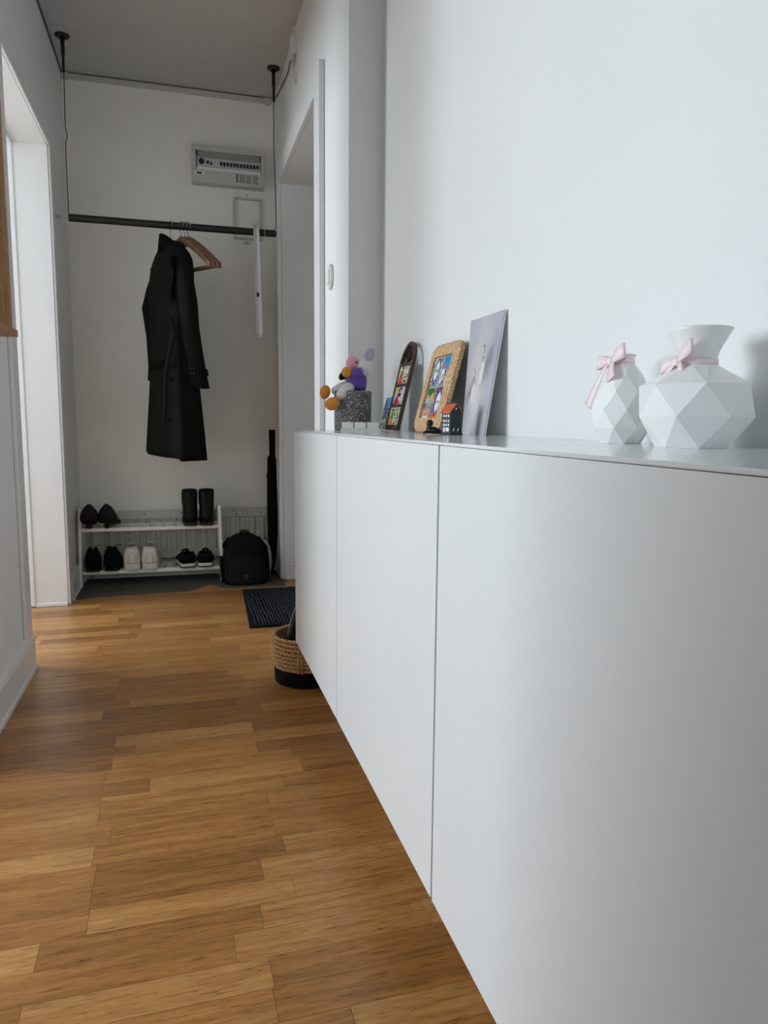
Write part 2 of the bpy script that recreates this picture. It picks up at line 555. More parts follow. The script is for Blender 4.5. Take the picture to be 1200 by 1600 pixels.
def build_floor():
    rnd = random.Random(21)
    ang, b0, pt = R(0.85), 1.178, 0.065
    ca, sa = math.cos(ang), math.sin(ang)
    for k in range(-6, 44):
        v0, v1 = b0 + pt * k, b0 + pt * (k + 1)
        yc = (v0 + v1) / 2
        door = OB[0] - 0.0 < yc < OB[1] - 0.04
        right = OE[0] + 0.06 < yc < OE[1] - 0.06
        umin = (-0.95 if door else XL) + 0.012
        umax = (0.85 if right else (XR if yc > YJ - 0.02 else XW)) - 0.012
        js = list(STAVES.get(k, []))
        if not js:
            u = rnd.uniform(-0.25, 0.15)
            js = [(u, None, None)]
        # left of the first known joint and right of the last one the pattern goes on
        cuts = [(j[0], j[1], j[2]) for j in js]
        u = cuts[0][0]
        while u > umin:
            u -= rnd.uniform(0.32, 0.40)
            cuts.insert(0, (u, None, None))
        u = cuts[-1][0]
        while u < umax:
            u += rnd.uniform(0.32, 0.40)
            cuts.append((u, None, None))
        for a, b in zip(cuts, cuts[1:]):
            u0, u1 = max(a[0], umin), min(b[0], umax)
            if u1 - u0 < 0.03:
                continue
            ts = [t for t in (a[2], b[1]) if t is not None]
            tone = sum(ts) / len(ts) if ts else rnd.choice((0.25, 0.35, 0.42, 0.48, 0.55, 0.62, 0.7))
            tone = .47 + (tone - .47) * .85 + rnd.uniform(-0.03, 0.03)
            g = 0.0002
            c = 0.0004
            us, ue, vs_, ve = u0 + g, u1 - g, v0 + g, v1 - g
            cx, cy = (us + ue) / 2, (vs_ + ve) / 2
            hx, hy = (ue - us) / 2, (ve - vs_) / 2
            vt = [(-hx, -hy, -.006), (hx, -hy, -.006), (hx, hy, -.006), (-hx, hy, -.006),
                  (-hx, -hy, -c), (hx, -hy, -c), (hx, hy, -c), (-hx, hy, -c),
                  (-hx + c, -hy + c, 0), (hx - c, -hy + c, 0), (hx - c, hy - c, 0), (-hx + c, hy - c, 0)]
            fs = [(8, 9, 10, 11)]
            for i in range(4):
                j = (i + 1) % 4
                fs += [(i, j, 4 + j, 4 + i), (4 + i, 4 + j, 8 + j, 8 + i)]
            me = bpy.data.meshes.new('plank')
            me.from_pydata(vt, [], fs)
            me.materials.append(M['oak'])
            o = bpy.data.objects.new('plank', me)
            COL.objects.link(o)
            o.parent = fl
            o.location = (cx * ca - cy * sa, cx * sa + cy * ca, 0)
            o.rotation_euler = (0, 0, ang)
            o.color = (tone, tone, tone, 1)


build_floor()

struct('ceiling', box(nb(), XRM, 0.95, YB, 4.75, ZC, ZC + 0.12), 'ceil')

b = nb()
for y0, y1 in ((YB, OA[0]), (OA[1], OB[0]), (OB[1], YF)):
    box(b, XL - LT, XL, y0, y1, 0, ZC)
for o_ in (OA, OB):
    box(b, XL - LT, XL, o_[0], o_[1], o_[2], ZC)
struct('wall_left', b, 'wall')

b = nb()
box(b, XR, 0.93, YJ, OE[0], 0, ZC)
box(b, XR, 0.93, OE[1], YF, 0, ZC)
box(b, XR, 0.93, OE[0], OE[1], OE[2], ZC)
struct('wall_right_entrance', b, 'wall')
struct('wall_right', box(nb(), XW, XW + 0.15, YB, YJ, 0, ZC), 'wall')
struct('wall_far', box(nb(), XL - LT, 0.93, YF, YF + 0.12, 0, ZC), 'wallfar')
b = nb()
box(b, XL - LT, -.35, YB - 0.12, YB, 0, ZC); box(b, .45, XW + 0.15, YB - 0.12, YB, 0, ZC)
box(b, -.35, .45, YB - 0.12, YB, 0, .85); box(b, -.35, .45, YB - 0.12, YB, 2.05, ZC)
struct('wall_back', b, 'wall')
b = nb()
for x0_, x1_, z0_, z1_ in ((-.35, -.30, .85, 2.05), (.40, .45, .85, 2.05), (-.30, .40, .85, .90), (-.30, .40, 2.0, 2.05)):
    box(b, x0_, x1_, YB - .10, YB - .04, z0_, z1_)
w = struct('window_3', b, 'trim')  # unseen window, added to go with the fill light behind the viewer
mk('pane', box(nb(), -.30, .40, YB - .075, YB - .07, .90, 2.0), 'pane', w)
# side rooms that give the light: partition, outer wall with windows, end walls
struct('wall_partition', box(nb(), XRM, XL - LT, 2.2, 2.3, 0, ZC), 'wall')
struct('wall_room_far', box(nb(), XRM, XL - LT, 4.6, 4.72, 0, ZC), 'wall')
struct('wall_room_near', box(nb(), XRM, XL - LT, YB - 0.12, YB, 0, ZC), 'wall')
WN = ((0.75, 2.15), (2.88, 4.48))
b = nb()
for y0, y1 in ((YB, WN[0][0]), (WN[0][1], WN[1][0]), (WN[1][1], 4.72)):
    box(b, XRM - 0.15, XRM, y0, y1, 0, ZC)
for y0, y1 in WN:
    box(b, XRM - 0.15, XRM, y0, y1, 0, 0.8)
    box(b, XRM - 0.15, XRM, y0, y1, 2.2, ZC)
struct('wall_window_side', b, 'wall')
b = nb()
box(b, XL - LT - 0.1, XL - LT, YF, 4.72, 0, ZC)
struct('wall_room_side', b, 'wall')
for i, (y0, y1) in enumerate(WN):
    b = nb()
    for a, c in ((y0, y0 + .06), ((y0 + y1) / 2 - .03, (y0 + y1) / 2 + .03), (y1 - .06, y1)):
        box(b, XRM - 0.12, XRM - 0.06, a, c, 0.8, 2.2)
    box(b, XRM - 0.12, XRM - 0.06, y0 + .06, y1 - .06, 0.8, 0.86)
    box(b, XRM - 0.12, XRM - 0.06, y0 + .06, y1 - .06, 2.14, 2.2)
    w = struct('window_%d' % (i + 1), b, 'trim')
    for a, c in ((y0 + .06, (y0 + y1) / 2 - .03), ((y0 + y1) / 2 + .03, y1 - .06)):
        mk('pane', box(nb(), XRM - 0.095, XRM - 0.09, a, c, 0.86, 2.14), 'pane', w)


def base_profile(h=0.095, t=0.016):
    return [(0, 0), (t + .006, 0), (t + .006, .012), (t, .016), (t, h - .022), (t - .004, h - .012), (.005, h - .004), (.004, h), (0, h)]


def baseboard(name, p0, p1, nrm, h=0.095, t=0.016, mat='trim'):
    """Moulded skirting from p0 to p1 (floor points); nrm points into the room."""
    p0, p1, nrm = Vector((*p0, 0)), Vector((*p1, 0)), Vector((*nrm, 0))
    rings = [[p + nrm * a + Vector((0, 0, z)) for a, z in base_profile(h, t)] for p in (p0, p1)]
    return struct(name, loft(nb(), rings), mat)


baseboard('baseboard_left_near', (XL, OA[1] + .08), (XL, OB[0] - .005), (1, 0), 0.12, 0.02)
baseboard('baseboard_left_far', (XL, OB[1] + .075), (XL, YF), (1, 0), 0.12, 0.014)
baseboard('baseboard_far', (XL, YF), (XR, YF), (0, -1), 0.1)
baseboard('baseboard_right_far', (XR, OE[1] + .06), (XR, YF), (-1, 0), 0.11, 0.014)
baseboard('baseboard_right_near', (XR, YJ), (XR, OE[0] - .1), (-1, 0), 0.11, 0.014)
baseboard('baseboard_right_recess', (XW, YB), (XW, YJ), (-1, 0), 0.11, 0.014)
baseboard('baseboard_entrance_jamb', (XR + .012, OE[1]), (0.9, OE[1]), (0, -1), 0.1, 0.008)
baseboard('baseboard_doorway_jamb', (XL - LT, OB[1]), (XL, OB[1]), (0, -1), 0.018, 0.006)


def casing(name, x, nx, o_, w0, w1, t=0.018, wt=None, mat='trim'):
    """Door casing on the wall plane x (nx = into the room); w0 / w1 widths on the near / far side."""
    wt = wt or w1
    b = nb()
    xs = sorted((x, x + nx * t))
    if w0:
        box(b, xs[0], xs[1], o_[0] - w0, o_[0], 0, o_[2] + wt)
    if w1:
        box(b, xs[0], xs[1], o_[1], o_[1] + w1, 0, o_[2] + wt)
    box(b, xs[0], xs[1], o_[0], o_[1], o_[2], o_[2] + wt)
    return struct(name, b, mat, bevel=0.004)


casing('trim_1', XL, 1, OB, 0.085, 0.07, 0.013, 0.07)
casing('trim_2', XR, -1, OE, 0.10, 0.05, 0.022, 0.08)
casing('trim_3', XL, 1, OA, 0.08, 0.08, 0.02, 0.08)
# door lining of the left doorway: jamb boards and a stop bead
b = nb()
box(b, XL - LT - .012, XL + .002, OB[1] - .006, OB[1] + .02, 0, OB[2])
struct('trim_4', b, 'trim')
b = nb()
box(b, XL - LT - .03, XL - LT + .0, OB[1] - .012, OB[1] + .05, 0, OB[2] + .05)
box(b, XL - LT - .03, XL - LT + .0, OB[0], OB[1], OB[2] - .012, OB[2] + .05)
struct('trim_5', b, 'trim', bevel=0.006)
# open door leaf standing in the side room, beyond the far jamb
d = struct('door_1', box(nb(), -1.45, XL - LT - .034, OB[1] + .055, OB[1] + .095, 0.012, 1.98), 'trim', bevel=0.003)
for z0, z1 in ((.15, .85), (1.0, 1.85)):
    b = nb()
    for bb in ((-1.33, -.78, z0, z0 + .02), (-1.33, -.78, z1 - .02, z1), (-1.33, -1.31, z0 + .02, z1 - .02), (-.80, -.78, z0 + .02, z1 - .02)):
        box(b, bb[0], bb[1], OB[1] + .048, OB[1] + .056, bb[2], bb[3])
    mk('panel', b, 'trim', d, bevel=0.003)
b = nb()
tube(b, [(-1.38, OB[1] + .055, 1.0), (-1.38, OB[1] + .0, 1.0), (-1.27, OB[1] + .0, 1.0)], .008)
mk('door_handle', b, 'chrome', d, smooth=True)
for z in (0.40, 1.0):
    b = nb()
    tube(b, [(XL - .004, OB[0] + .012, z - .03), (XL - .004, OB[0] + .012, z + .03)], .0065, 10)
    h_ = struct('trim_%d' % (6 if z < .5 else 7), b, 'trim', smooth=True)
# entrance door deep in the recess on the right
d = struct('door_2', box(nb(), 0.90, 0.928, OE[0], OE[1], 0.005, OE[2]), 'door_grey', bevel=0.003)
b = nb()
tube(b, [(.90, OE[0] + .09, 1.0), (.86, OE[0] + .09, 1.0), (.86, OE[0] + .2, 1.0)], .009)
mk('door_handle', b, 'chrome', d, smooth=True)

# cable trunking along the far wall under the ceiling
t = thing('cable_trunking', 'slim white cable trunking along the top of the far wall', 'trunking', (XL, YF, ZC - .03))
b = nb(); box(b, XL + .03, XR - .05, YF - .016, YF, ZC - .030, ZC - .006)
mk('channel', b, 'rad', t, bevel=0.002)
for x in (XL + .018, XR - .038):
    mk('corner_box', box(nb(), x - .014, x + .016, YF - .022, YF, ZC - .036, ZC - .004), 'rad', t, bevel=0.002)
b = nb(); tube(b, [(XL + .03, YF - .006, ZC - .003), (XR - .06, YF - .006, ZC - .003)], .0028, 6)  # dark tube standing in for the shadow line along the trunking
mk('cable', b, 'cable', t)
b = nb(); tube(b, [(XL + .004, 2.2, ZC - .006), (XL + .004, 3.3, ZC - .005), (XL + .005, YF - .02, ZC - .006)], .003, 6)
tag(mk('ceiling_cable', b, 'cable'), 'thin dark cable run along the left wall under the ceiling', 'cable')

# ------------------------------------------------------------------ cabinets
TOP = 0.8145
CX = 0.325
EDGES = (2.13, 1.53, 0.888, 0.25)
CL = ('white wall cabinet at the far end beside the basket, under the terrazzo pot',
      'white wall cabinet in the middle of the row, under the framed tiles',
      'largest white wall cabinet nearest the viewer, under the two white vases')
for i in range(3):
    y1, y0 = EDGES[i], EDGES[i + 1]
    t = thing('wall_cabinet', CL[i], 'cabinet', ((CX + XW) / 2, (y0 + y1) / 2, 0.172), group='white wall cabinets in a row')
    b = nb()
    x0, x1, z0, z1, th = CX + .020, XW - .001, .172, TOP - .0045, .016
    ya, yb = y0 + .0006, y1 - .0006
    box(b, x0, x1, ya, ya + th, z0, z1)
    box(b, x0, x1, yb - th, yb, z0, z1)
    box(b, x0, x1, ya + th, yb - th, z0, z0 + th)
    box(b, x0, x1, ya + th, yb - th, z1 - th, z1)
    box(b, x1 - .006, x1, ya + th, yb - th, z0 + th, z1 - th)
    mk('body', b, 'cab', t, bevel=0.0006)
    mk('shelf', box(nb(), x0 + .01, x1 - .008, ya + th, yb - th, .48, .498), 'cab', t)
    mk('door', box(nb(), CX, CX + .018, y0 + .003, y1 - .003, .170, TOP - .0047), 'cab', t, bevel=0.0012)

for (y0, y1, lab) in ((0.872, 2.13, 'long white glass top panel under the plush, tiles and picture card'),
                      (0.25, 0.870, 'short white glass top panel under the two white vases')):
    tag(mk('top_panel', box(nb(), CX - .001, XW - .001, y0, y1, TOP - .0042, TOP), 'cabtop', bevel=0.001), lab, 'panel',
        'glass top panels on the cabinets')


# ------------------------------------------------------------------ faceted vases
def facet_vase(name, label, loc, rz, rings, n, neck, group):
    t = thing(name, label, 'vase', loc, rz, group)
    b = nb()
    rv = []
    for r, z, o_ in rings:
        rv.append([b.verts.new((r * math.cos(2 * PI * (k + o_) / n), r * math.sin(2 * PI * (k + o_) / n), z)) for k in range(n)])
    for q in range(len(rv) - 1):
        A, B = rv[q], rv[q + 1]
        oa, ob = rings[q][2], rings[q + 1][2]
        for k in range(n):
            if ob > oa:
                b.faces.new((A[k], A[(k + 1) % n], B[k]))
                b.faces.new((A[(k + 1) % n], B[(k + 1) % n], B[k]))
            else:
                b.faces.new((A[k], B[(k + 1) % n], B[k]))
                b.faces.new((A[k], A[(k + 1) % n], B[(k + 1) % n]))
    b.faces.new(rv[0][::-1])
    mk('body', b, 'ceramic', t, local=True, bevel=0.0008, segs=2)
    b = nb()
    m = 40
    prof = neck + [(neck[-1][0] - .0022, neck[-1][1] + .0006)] + [(r - .003, z) for r, z in reversed(neck)]
    lathe(b, prof, m, cap0=False, cap1=False)
    mk('neck', b, 'ceramic', t, smooth=True, local=True)
    return t


def bow(parent, r, z, ang, size, mat='ribbon', tail=(1.0, 1.0), tilt=0.0):
    """Ribbon round the neck with a flat bow on its front."""
    b = nb()
    lathe(b, [(r, z - .003), (r + .001, z - .003), (r + .001, z + .003), (r, z + .003)], 32, cap0=False, cap1=False)
    rib = mk('ribbon', b, mat, parent, smooth=True, local=True)
    d = Vector((math.cos(ang), math.sin(ang), 0))
    s = Vector((-d.y, d.x, 0))
    c = d * (r + .004) + Vector((0, 0, z))
    up = Vector((0, 0, 1))
    for sg in (-1, 1):
        # loop: a strip that goes out and comes back
        b = nb()
        rings = []
        for i in range(13):
            a = -PI + 2 * PI * i / 12
            lx = size * (0.5 + 0.5 * math.cos(a))
            ly = size * 0.16 * math.sin(a)
            p = c + s * (sg * lx) + up * (lx * (0.20 + tilt * sg)) + d * (ly + size * 0.12 * (lx / size))
            w = size * (0.12 + 0.20 * min(1, lx / size * 1.3))
            rings.append([p - up * w * .95 + s * sg * w * .2, p + up * w * .95 - s * sg * w * .2])
        loft(b, rings, False, False, closed=False)
        mk('bow_loop', b, mat, rib, smooth=True, local=True, solid=0.0006)
        b = nb()
        L = size * 1.35 * tail[0 if sg < 0 else 1]
        rings = []
        for i in range(7):
            q = i / 6
            p = c + s * (sg * L * (.12 + .50 * q)) - up * (L * .95 * q) + d * (size * .10 + size * .30 * math.sin(q * 1.4) * (1 if q < 1 else 1))
            w = size * (.13 + .16 * q)
            e = w * (.9 if i == 6 else 0)
            rings.append([p - s * w + up * (-e * sg * .6), p + s * w + up * (e * sg * .6)])
        loft(b, rings, False, False, closed=False)
        mk('bow_tail', b, mat, rib, smooth=True, local=True, solid=0.0006)
    b = nb()
    ellipsoid(b, c + d * (size * .10), (size * .17, size * .17, size * .20), nu=10, nv=8)
    mk('bow_knot', b, mat, rib, smooth=True, local=True)


VB = (0.548, 0.680)
va = facet_vase('faceted_vase', 'larger white faceted vase with flared neck and pink bow', (VB[0], VB[1], TOP), R(-17),
                [(.040, 0, 0), (.0605, .0335, .5), (.0600, .068, 0), (.0205, .0895, .5)], 7,
                [(.0205, .0885), (.0190, .094), (.0215, .104), (.0280, .117), (.0325, .1255), (.0345, .1285)], 'white faceted vases')
bow(va, .0200, .0930, R(-164), .025, tail=(.6, 1.2), tilt=.40)
VS = (0.562, 0.838)
vb = facet_vase('faceted_vase', 'smaller white faceted vase left of the larger one, with pink bow', (VS[0], VS[1], TOP), R(20),
                [(.026, 0, 0), (.0375, .020, .5), (.0390, .043, 0), (.0350, .066, .5), (.0240, .090, 0), (.0125, .1045, .5)], 8,
                [(.0125, .1035), (.0115, .107), (.0130, .111), (.0155, .1145)], 'white faceted vases')
bow(vb, .0125, .1060, R(-200), .030, tail=(1.5, .6), tilt=.20)


# ------------------------------------------------------------------ picture card, tiles, frames on the cabinets
def frame_axes(BL, BR, TL):
    BL, BR, TL = Vector(BL), Vector(BR), Vector(TL)
    return BL, (BR - BL), (TL - BL)


# leaning print of two cranes
def crane_print(u, v):
    n = mnoise.noise(Vector((u * 3.0, v * 4.5, 1.3))) * .6 + mnoise.noise(Vector((u * 9 + v * 5, v * 7, 4.0))) * .35
    g = 176 + 18 * n
    col = [g + 1, g - 2, g + 8]
    # pale glow in the middle, like the lit mist of the painting
    q = math.exp(-(((u - .42) / .28) ** 2 + ((v - .42) / .36) ** 2))
    col = [col[0] + 34 * q, col[1] + 33 * q, col[2] + 18 * q]

    def seg(ax, ay, bx, by, w):
        dx, dy = bx - ax, (by - ay) * 1.42
        px, py = u - ax, (v - ay) * 1.42
        t_ = max(0, min(1, (px * dx + py * dy) / (dx * dx + dy * dy)))
        return math.hypot(px - dx * t_, py - dy * t_) < w

    def blend(c2, k):
        for i in range(3):
            col[i] = col[i] * (1 - k) + c2[i] * k
    # grey wings of brush strokes
    for (cx, cy, ax, ay, rot) in ((.74, .60, .10, .24, -.5), (.22, .38, .22, .07, .75)):
        dx, dy = u - cx, (v - cy) * 1.42
        xr = dx * math.cos(rot) + dy * math.sin(rot)
        yr = -dx * math.sin(rot) + dy * math.cos(rot)
        q = math.exp(-((xr / ax) ** 2 + (yr / ay) ** 2)) * (.75 + .5 * mnoise.noise(Vector((xr * 26, yr * 10, 2))))
        blend((116, 114, 132), max(0, min(.8, q)))
    for (cx, cy, ax, ay, rot) in ((.56, .52, .055, .16, -.15), (.30, .36, .05, .12, -.3)):
        dx, dy = u - cx, (v - cy) * 1.42
        xr = dx * math.cos(rot) + dy * math.sin(rot)
        yr = -dx * math.sin(rot) + dy * math.cos(rot)
        if (xr / ax) ** 2 + (yr / ay) ** 2 < 1:
            blend((226, 222, 214), .85)
    if seg(.55, .62, .57, .70, .009) or seg(.57, .70, .56, .75, .010) or seg(.30, .46, .32, .53, .008) or seg(.32, .53, .31, .57, .009):
        blend((52, 54, 58), .9)
    if seg(.56, .755, .53, .745, .007) or seg(.31, .575, .285, .565, .006):
        blend((70, 66, 60), .8)
    if seg(.55, .43, .54, .33, .004) or seg(.60, .44, .61, .36, .004):
        blend((120, 112, 104), .7)
    return [max(0, min(255, c)) for c in col]


t = thing('picture_card', 'grey print of two cranes leaning on the wall beside the cork frame', 'picture', (0.59, 1.40, TOP))
TLc, TRc = Vector((.619, 1.500, 1.060)), Vector((.619, 1.328, 1.060))
BLc, BRc = Vector((.603, 1.500, TOP)), Vector((.576, 1.318, TOP))
b = nb()
NB = 12


def card_pt(u, v):
    return (BLc * (1 - u) + BRc * u) * (1 - v) + (TLc * (1 - u) + TRc * u) * v


gv = [[[b.verts.new(card_pt(i / NB, j / NB) + Vector((dx_, 0, 0))) for i in range(NB + 1)] for j in range(NB + 1)] for dx_ in (0.0, .0035)]
for q_ in (0, 1):
    for j in range(NB):
        for i in range(NB):
            b.faces.new((gv[q_][j][i], gv[q_][j][i + 1], gv[q_][j + 1][i + 1], gv[q_][j + 1][i]))
for i in range(NB):
    for A_, B_ in (((0, i), (0, i + 1)), ((NB, i), (NB, i + 1)), ((i, 0), (i + 1, 0)), ((i, NB), (i + 1, NB))):
        b.faces.new((gv[0][A_[0]][A_[1]], gv[0][B_[0]][B_[1]], gv[1][B_[0]][B_[1]], gv[1][A_[0]][A_[1]]))
mk('board', b, 'card_edge', t)
NX, NY = 48, 72
verts, faces, cols = [], [], []
for j in range(NY + 1):
    for i in range(NX + 1):
        u, v = i / NX, j / NY
        P = (BLc * (1 - u) + BRc * u) * (1 - v) + (TLc * (1 - u) + TRc * u) * v
        verts.append(tuple(P - Vector((.0008, 0, 0))))
for j in range(NY):
    for i in range(NX):
        a = j * (NX + 1) + i
        faces.append((a, a + 1, a + NX + 2, a + NX + 1))
        cols.append(lin(crane_print((i + .5) / NX, (j + .5) / NY)))
me = bpy.data.meshes.new('print')
me.from_pydata(verts, [], faces)
at = me.color_attributes.new('print', 'FLOAT_COLOR', 'CORNER')
at.data.foreach_set('color', [x for c in cols for _ in range(4) for x in c])
me.materials.append(M['artprint'])
o = bpy.data.objects.new('print', me)
COL.objects.link(o); o.parent = t; o.matrix_parent_inverse = ROOT_LOC[t.name].inverted()


class Panel:
    """A leaning board: local (u along the wall towards the viewer, v up its face, n out of its face)."""
    def __init__(s, bl, width, height, lean):
        s.O = Vector(bl)
        s.u = Vector((0, -1, 0))
        s.v = Vector((math.sin(lean), 0, math.cos(lean)))
        s.n = Vector((-math.cos(lean), 0, math.sin(lean)))
        s.w, s.h = width, height

    def p(s, a, b, c=0.0):
        return s.O + s.u * a + s.v * b + s.n * c

    def slab(s, bm, a0, a1, b0, b1, c0, c1):
        hexa(bm, [s.p(a0, b0, c0), s.p(a1, b0, c0), s.p(a1, b0, c1), s.p(a0, b0, c1),
                  s.p(a0, b1, c0), s.p(a1, b1, c0), s.p(a1, b1, c1), s.p(a0, b1, c1)])
        return bm


def shapes_fn(bg, shapes):
    """Little painter: shapes are (kind, colour, params) drawn in order on a unit square."""
    def fn(u, v):
        c = bg(u, v) if callable(bg) else bg
        for s in shapes:
            k, col, p = s
            hit = False
            if k == 'e':
                hit = ((u - p[0]) / p[2]) ** 2 + ((v - p[1]) / p[3]) ** 2 < 1
            elif k == 'r':
                hit = p[0] <= u <= p[2] and p[1] <= v <= p[3]
            elif k == 't':      # triangle / trapezoid: x0,x1 at y0 ; x2,x3 at y1
                if p[4] <= v <= p[5]:
                    q = (v - p[4]) / (p[5] - p[4])
                    hit = p[0] + (p[2] - p[0]) * q <= u <= p[1] + (p[3] - p[1]) * q
            elif k == 'n':      # noisy patch
                hit = p[0] <= u <= p[2] and p[1] <= v <= p[3] and mnoise.noise(Vector((u * p[4] + p[6], v * p[5], p[6]))) > p[7]
            if hit:
                c = col
        return c
    return fn


# dark wooden arch with three painted tiles
lean = math.atan2(0.055, 0.235)
pa = Panel((.560, 1.945, TOP + .002), .112, .243, lean)
t = thing('tile_frame', 'dark wooden arched frame holding three painted tiles in a column', 'frame', (.575, 1.89, TOP))
W, H = pa.w, pa.h
side, TH = .009, .010
b = nb()
# outline with rounded head, from the outside in: side rails, cross bars, arch ring with fan spokes
hr = .185                      # start of the arch
mk('side_rail', pa.slab(b, 0, side, 0, hr, 0, TH), 'darkwood', t, bevel=0.001)
mk('side_rail', pa.slab(nb(), W - side, W, 0, hr, 0, TH), 'darkwood', t, bevel=0.001)
for v0, v1 in ((0, .014), (.062, .0705), (.1185, .127), (.175, .185)):
    mk('cross_bar', pa.slab(nb(), side, W - side, v0, v1, 0, TH), 'darkwood', t, bevel=0.0008)
b = nb()
ro, cxm = W / 2, W / 2
hh = H - hr
seg = 20
for i in range(seg):
    a0, a1 = PI * i / seg, PI * (i + 1) / seg
    pts = []
    for c_ in (0, TH):
        for (aa, f) in ((a0, 1), (a1, 1), (a1, .84), (a0, .84)):
            pts.append(pa.p(cxm - math.cos(aa) * ro * f, hr + math.sin(aa) * hh * f, c_))
    hexa(b, pts)
mk('arch', b, 'darkwood', t)
for i in range(1, 6):
    a = PI * i / 6
    b = nb()
    q0 = (cxm - math.cos(a) * ro * .14, hr + math.sin(a) * hh * .14)
    q1 = (cxm - math.cos(a) * ro * .80, hr + math.sin(a) * hh * .80)
    px, py = math.sin(a) * .0016, math.cos(a) * .0016
    hexa(b, [pa.p(q0[0] - px, q0[1] - py, .002), pa.p(q1[0] - px * .5, q1[1] - py * .5, .002), pa.p(q1[0] - px * .5, q1[1] - py * .5, TH - .001), pa.p(q0[0] - px, q0[1] - py, TH - .001),
             pa.p(q0[0] + px, q0[1] + py, .002), pa.p(q1[0] + px * .5, q1[1] + py * .5, .002), pa.p(q1[0] + px * .5, q1[1] + py * .5, TH - .001), pa.p(q0[0] + px, q0[1] + py, TH - .001)])
    mk('fan_spoke', b, 'darkwood', t)
b = nb()
pts = [pa.p(cxm - math.cos(PI * i / 10) * ro * .2, hr + math.sin(PI * i / 10) * hh * .2, .001) for i in range(11)]
prism(b, pts, pa.n * (TH - .001))
mk('fan_hub', b, 'darkwood', t)

TILES = [
    shapes_fn((214, 220, 196), [('n', (120, 140, 120), (.3, .0, 1, 1, 7, 9, 1, .1)), ('n', (60, 66, 70), (.45, .0, 1, 1, 14, 11, 3, .28)), ('n', (190, 202, 120), (.3, .5, 1, 1, 9, 6, 5, .1)),
                                ('t', (232, 150, 40), (-.02, .45, .10, .32, .02, .42)), ('t', (122, 142, 40), (.10, .36, .16, .34, .38, .78)), ('e', (232, 196, 170), (.26, .82, .06, .07)), ('e', (30, 28, 30), (.25, .88, .09, .07)), ('r', (200, 120, 50), (.5, 0, .7, .14))]),
    shapes_fn((206, 200, 212), [('n', (120, 130, 170), (.2, 0, 1, 1, 8, 8, 7, .15)), ('n', (236, 224, 214), (.4, 0, 1, 1, 9, 7, 9, .0)), ('e', (224, 206, 70), (.15, .84, .22, .18)), ('e', (34, 30, 36), (.56, .86, .17, .16)), ('e', (234, 200, 184), (.62, .78, .09, .11)),
                                ('t', (186, 30, 84), (.0, .6, .25, .52, .0, .46)), ('e', (236, 200, 184), (.58, .42, .12, .14)), ('e', (30, 26, 32), (.5, .55, .17, .12)), ('t', (226, 214, 222), (.55, .8, .5, .66, .0, .36)), ('n', (190, 40, 60), (.4, 0, .9, .2, 12, 12, 5, .1))]),
    shapes_fn((232, 222, 206), [('n', (130, 120, 110), (.5, 0, 1, 1, 12, 5, 2, .22)), ('r', (206, 188, 160), (.86, 0, .93, 1)), ('t', (206, 46, 40), (-.05, .52, .12, .42, .0, .5)), ('n', (240, 210, 190), (.0, .0, .5, .48, 26, 22, 2, .3)), ('t', (124, 140, 46), (.08, .46, .2, .42, .46, .82)),
                                ('e', (230, 196, 170), (.34, .86, .07, .08)), ('e', (34, 28, 28), (.33, .93, .10, .07)), ('e', (44, 40, 40), (.72, .46, .16, .12)), ('e', (232, 222, 206), (.70, .48, .09, .07)), ('e', (30, 28, 30), (.72, .12, .13, .09))]),
]
tz = [(.014, .062), (.0705, .1185), (.127, .175)]
for (v0, v1), fn in zip(tz, TILES):
    ti = mk('tile', pa.slab(nb(), side, W - side, v0, v1, .001, .0075), 'ceramic', t)
    print_grid('picture', pa.p(side + .001, v0 + .0008, .0079), pa.u, pa.v, W - 2 * side - .002, v1 - v0 - .0016, 44, 30, fn, ti)

# small blue tile standing behind the arch
pb = Panel((.588, 2.128, TOP + .001), .105, .100, .26)
t = thing('small_tile', 'small blue and green painted tile standing behind the dark arched frame', 'tile', (.60, 2.07, TOP))
ti = mk('tile_body', pb.slab(nb(), 0, pb.w, 0, pb.h, 0, .006), 'ceramic', t, bevel=0.0008)
fn = shapes_fn((74, 148, 206), [('r', (150, 176, 140), (0, 0, 1, .5)), ('n', (40, 96, 60), (0, 0, 1, .55, 9, 9, 3, .05)), ('n', (228, 226, 190), (0, 0, 1, .5, 12, 10, 6, .25)), ('e', (24, 40, 70), (.14, .78, .08, .2)), ('t', (24, 60, 120), (.1, .5, .28, .34, .35, .62)), ('r', (22, 54, 96), (0, .6, 1, .64)), ('n', (30, 30, 40), (0, .0, .3, .9, 10, 10, 4, .3))])
print_grid('picture', pb.p(.002, .002, .0064), pb.u, pb.v, pb.w - .004, pb.h - .004, 40, 40, fn, ti)

# cork frame with four printed tiles
lean = math.atan2(.055, .205)
pc = Panel((.560, 1.690, TOP + .001), .180, .212, lean)
t = thing('cork_frame', 'light cork frame around four bright city tiles, leaning on the wall', 'frame', (.58, 1.60, TOP))


def rounded(w, h, r, x0=0., y0=0., n=6):
    out = []
    for cx, cy, a0 in ((x0 + w - r, y0 + r, -PI / 2), (x0 + w - r, y0 + h - r, 0), (x0 + r, y0 + h - r, PI / 2), (x0 + r, y0 + r, PI)):
        for i in range(n + 1):
            a = a0 + PI / 2 * i / n
            out.append((cx + r * math.cos(a), cy + r * math.sin(a)))
    return out


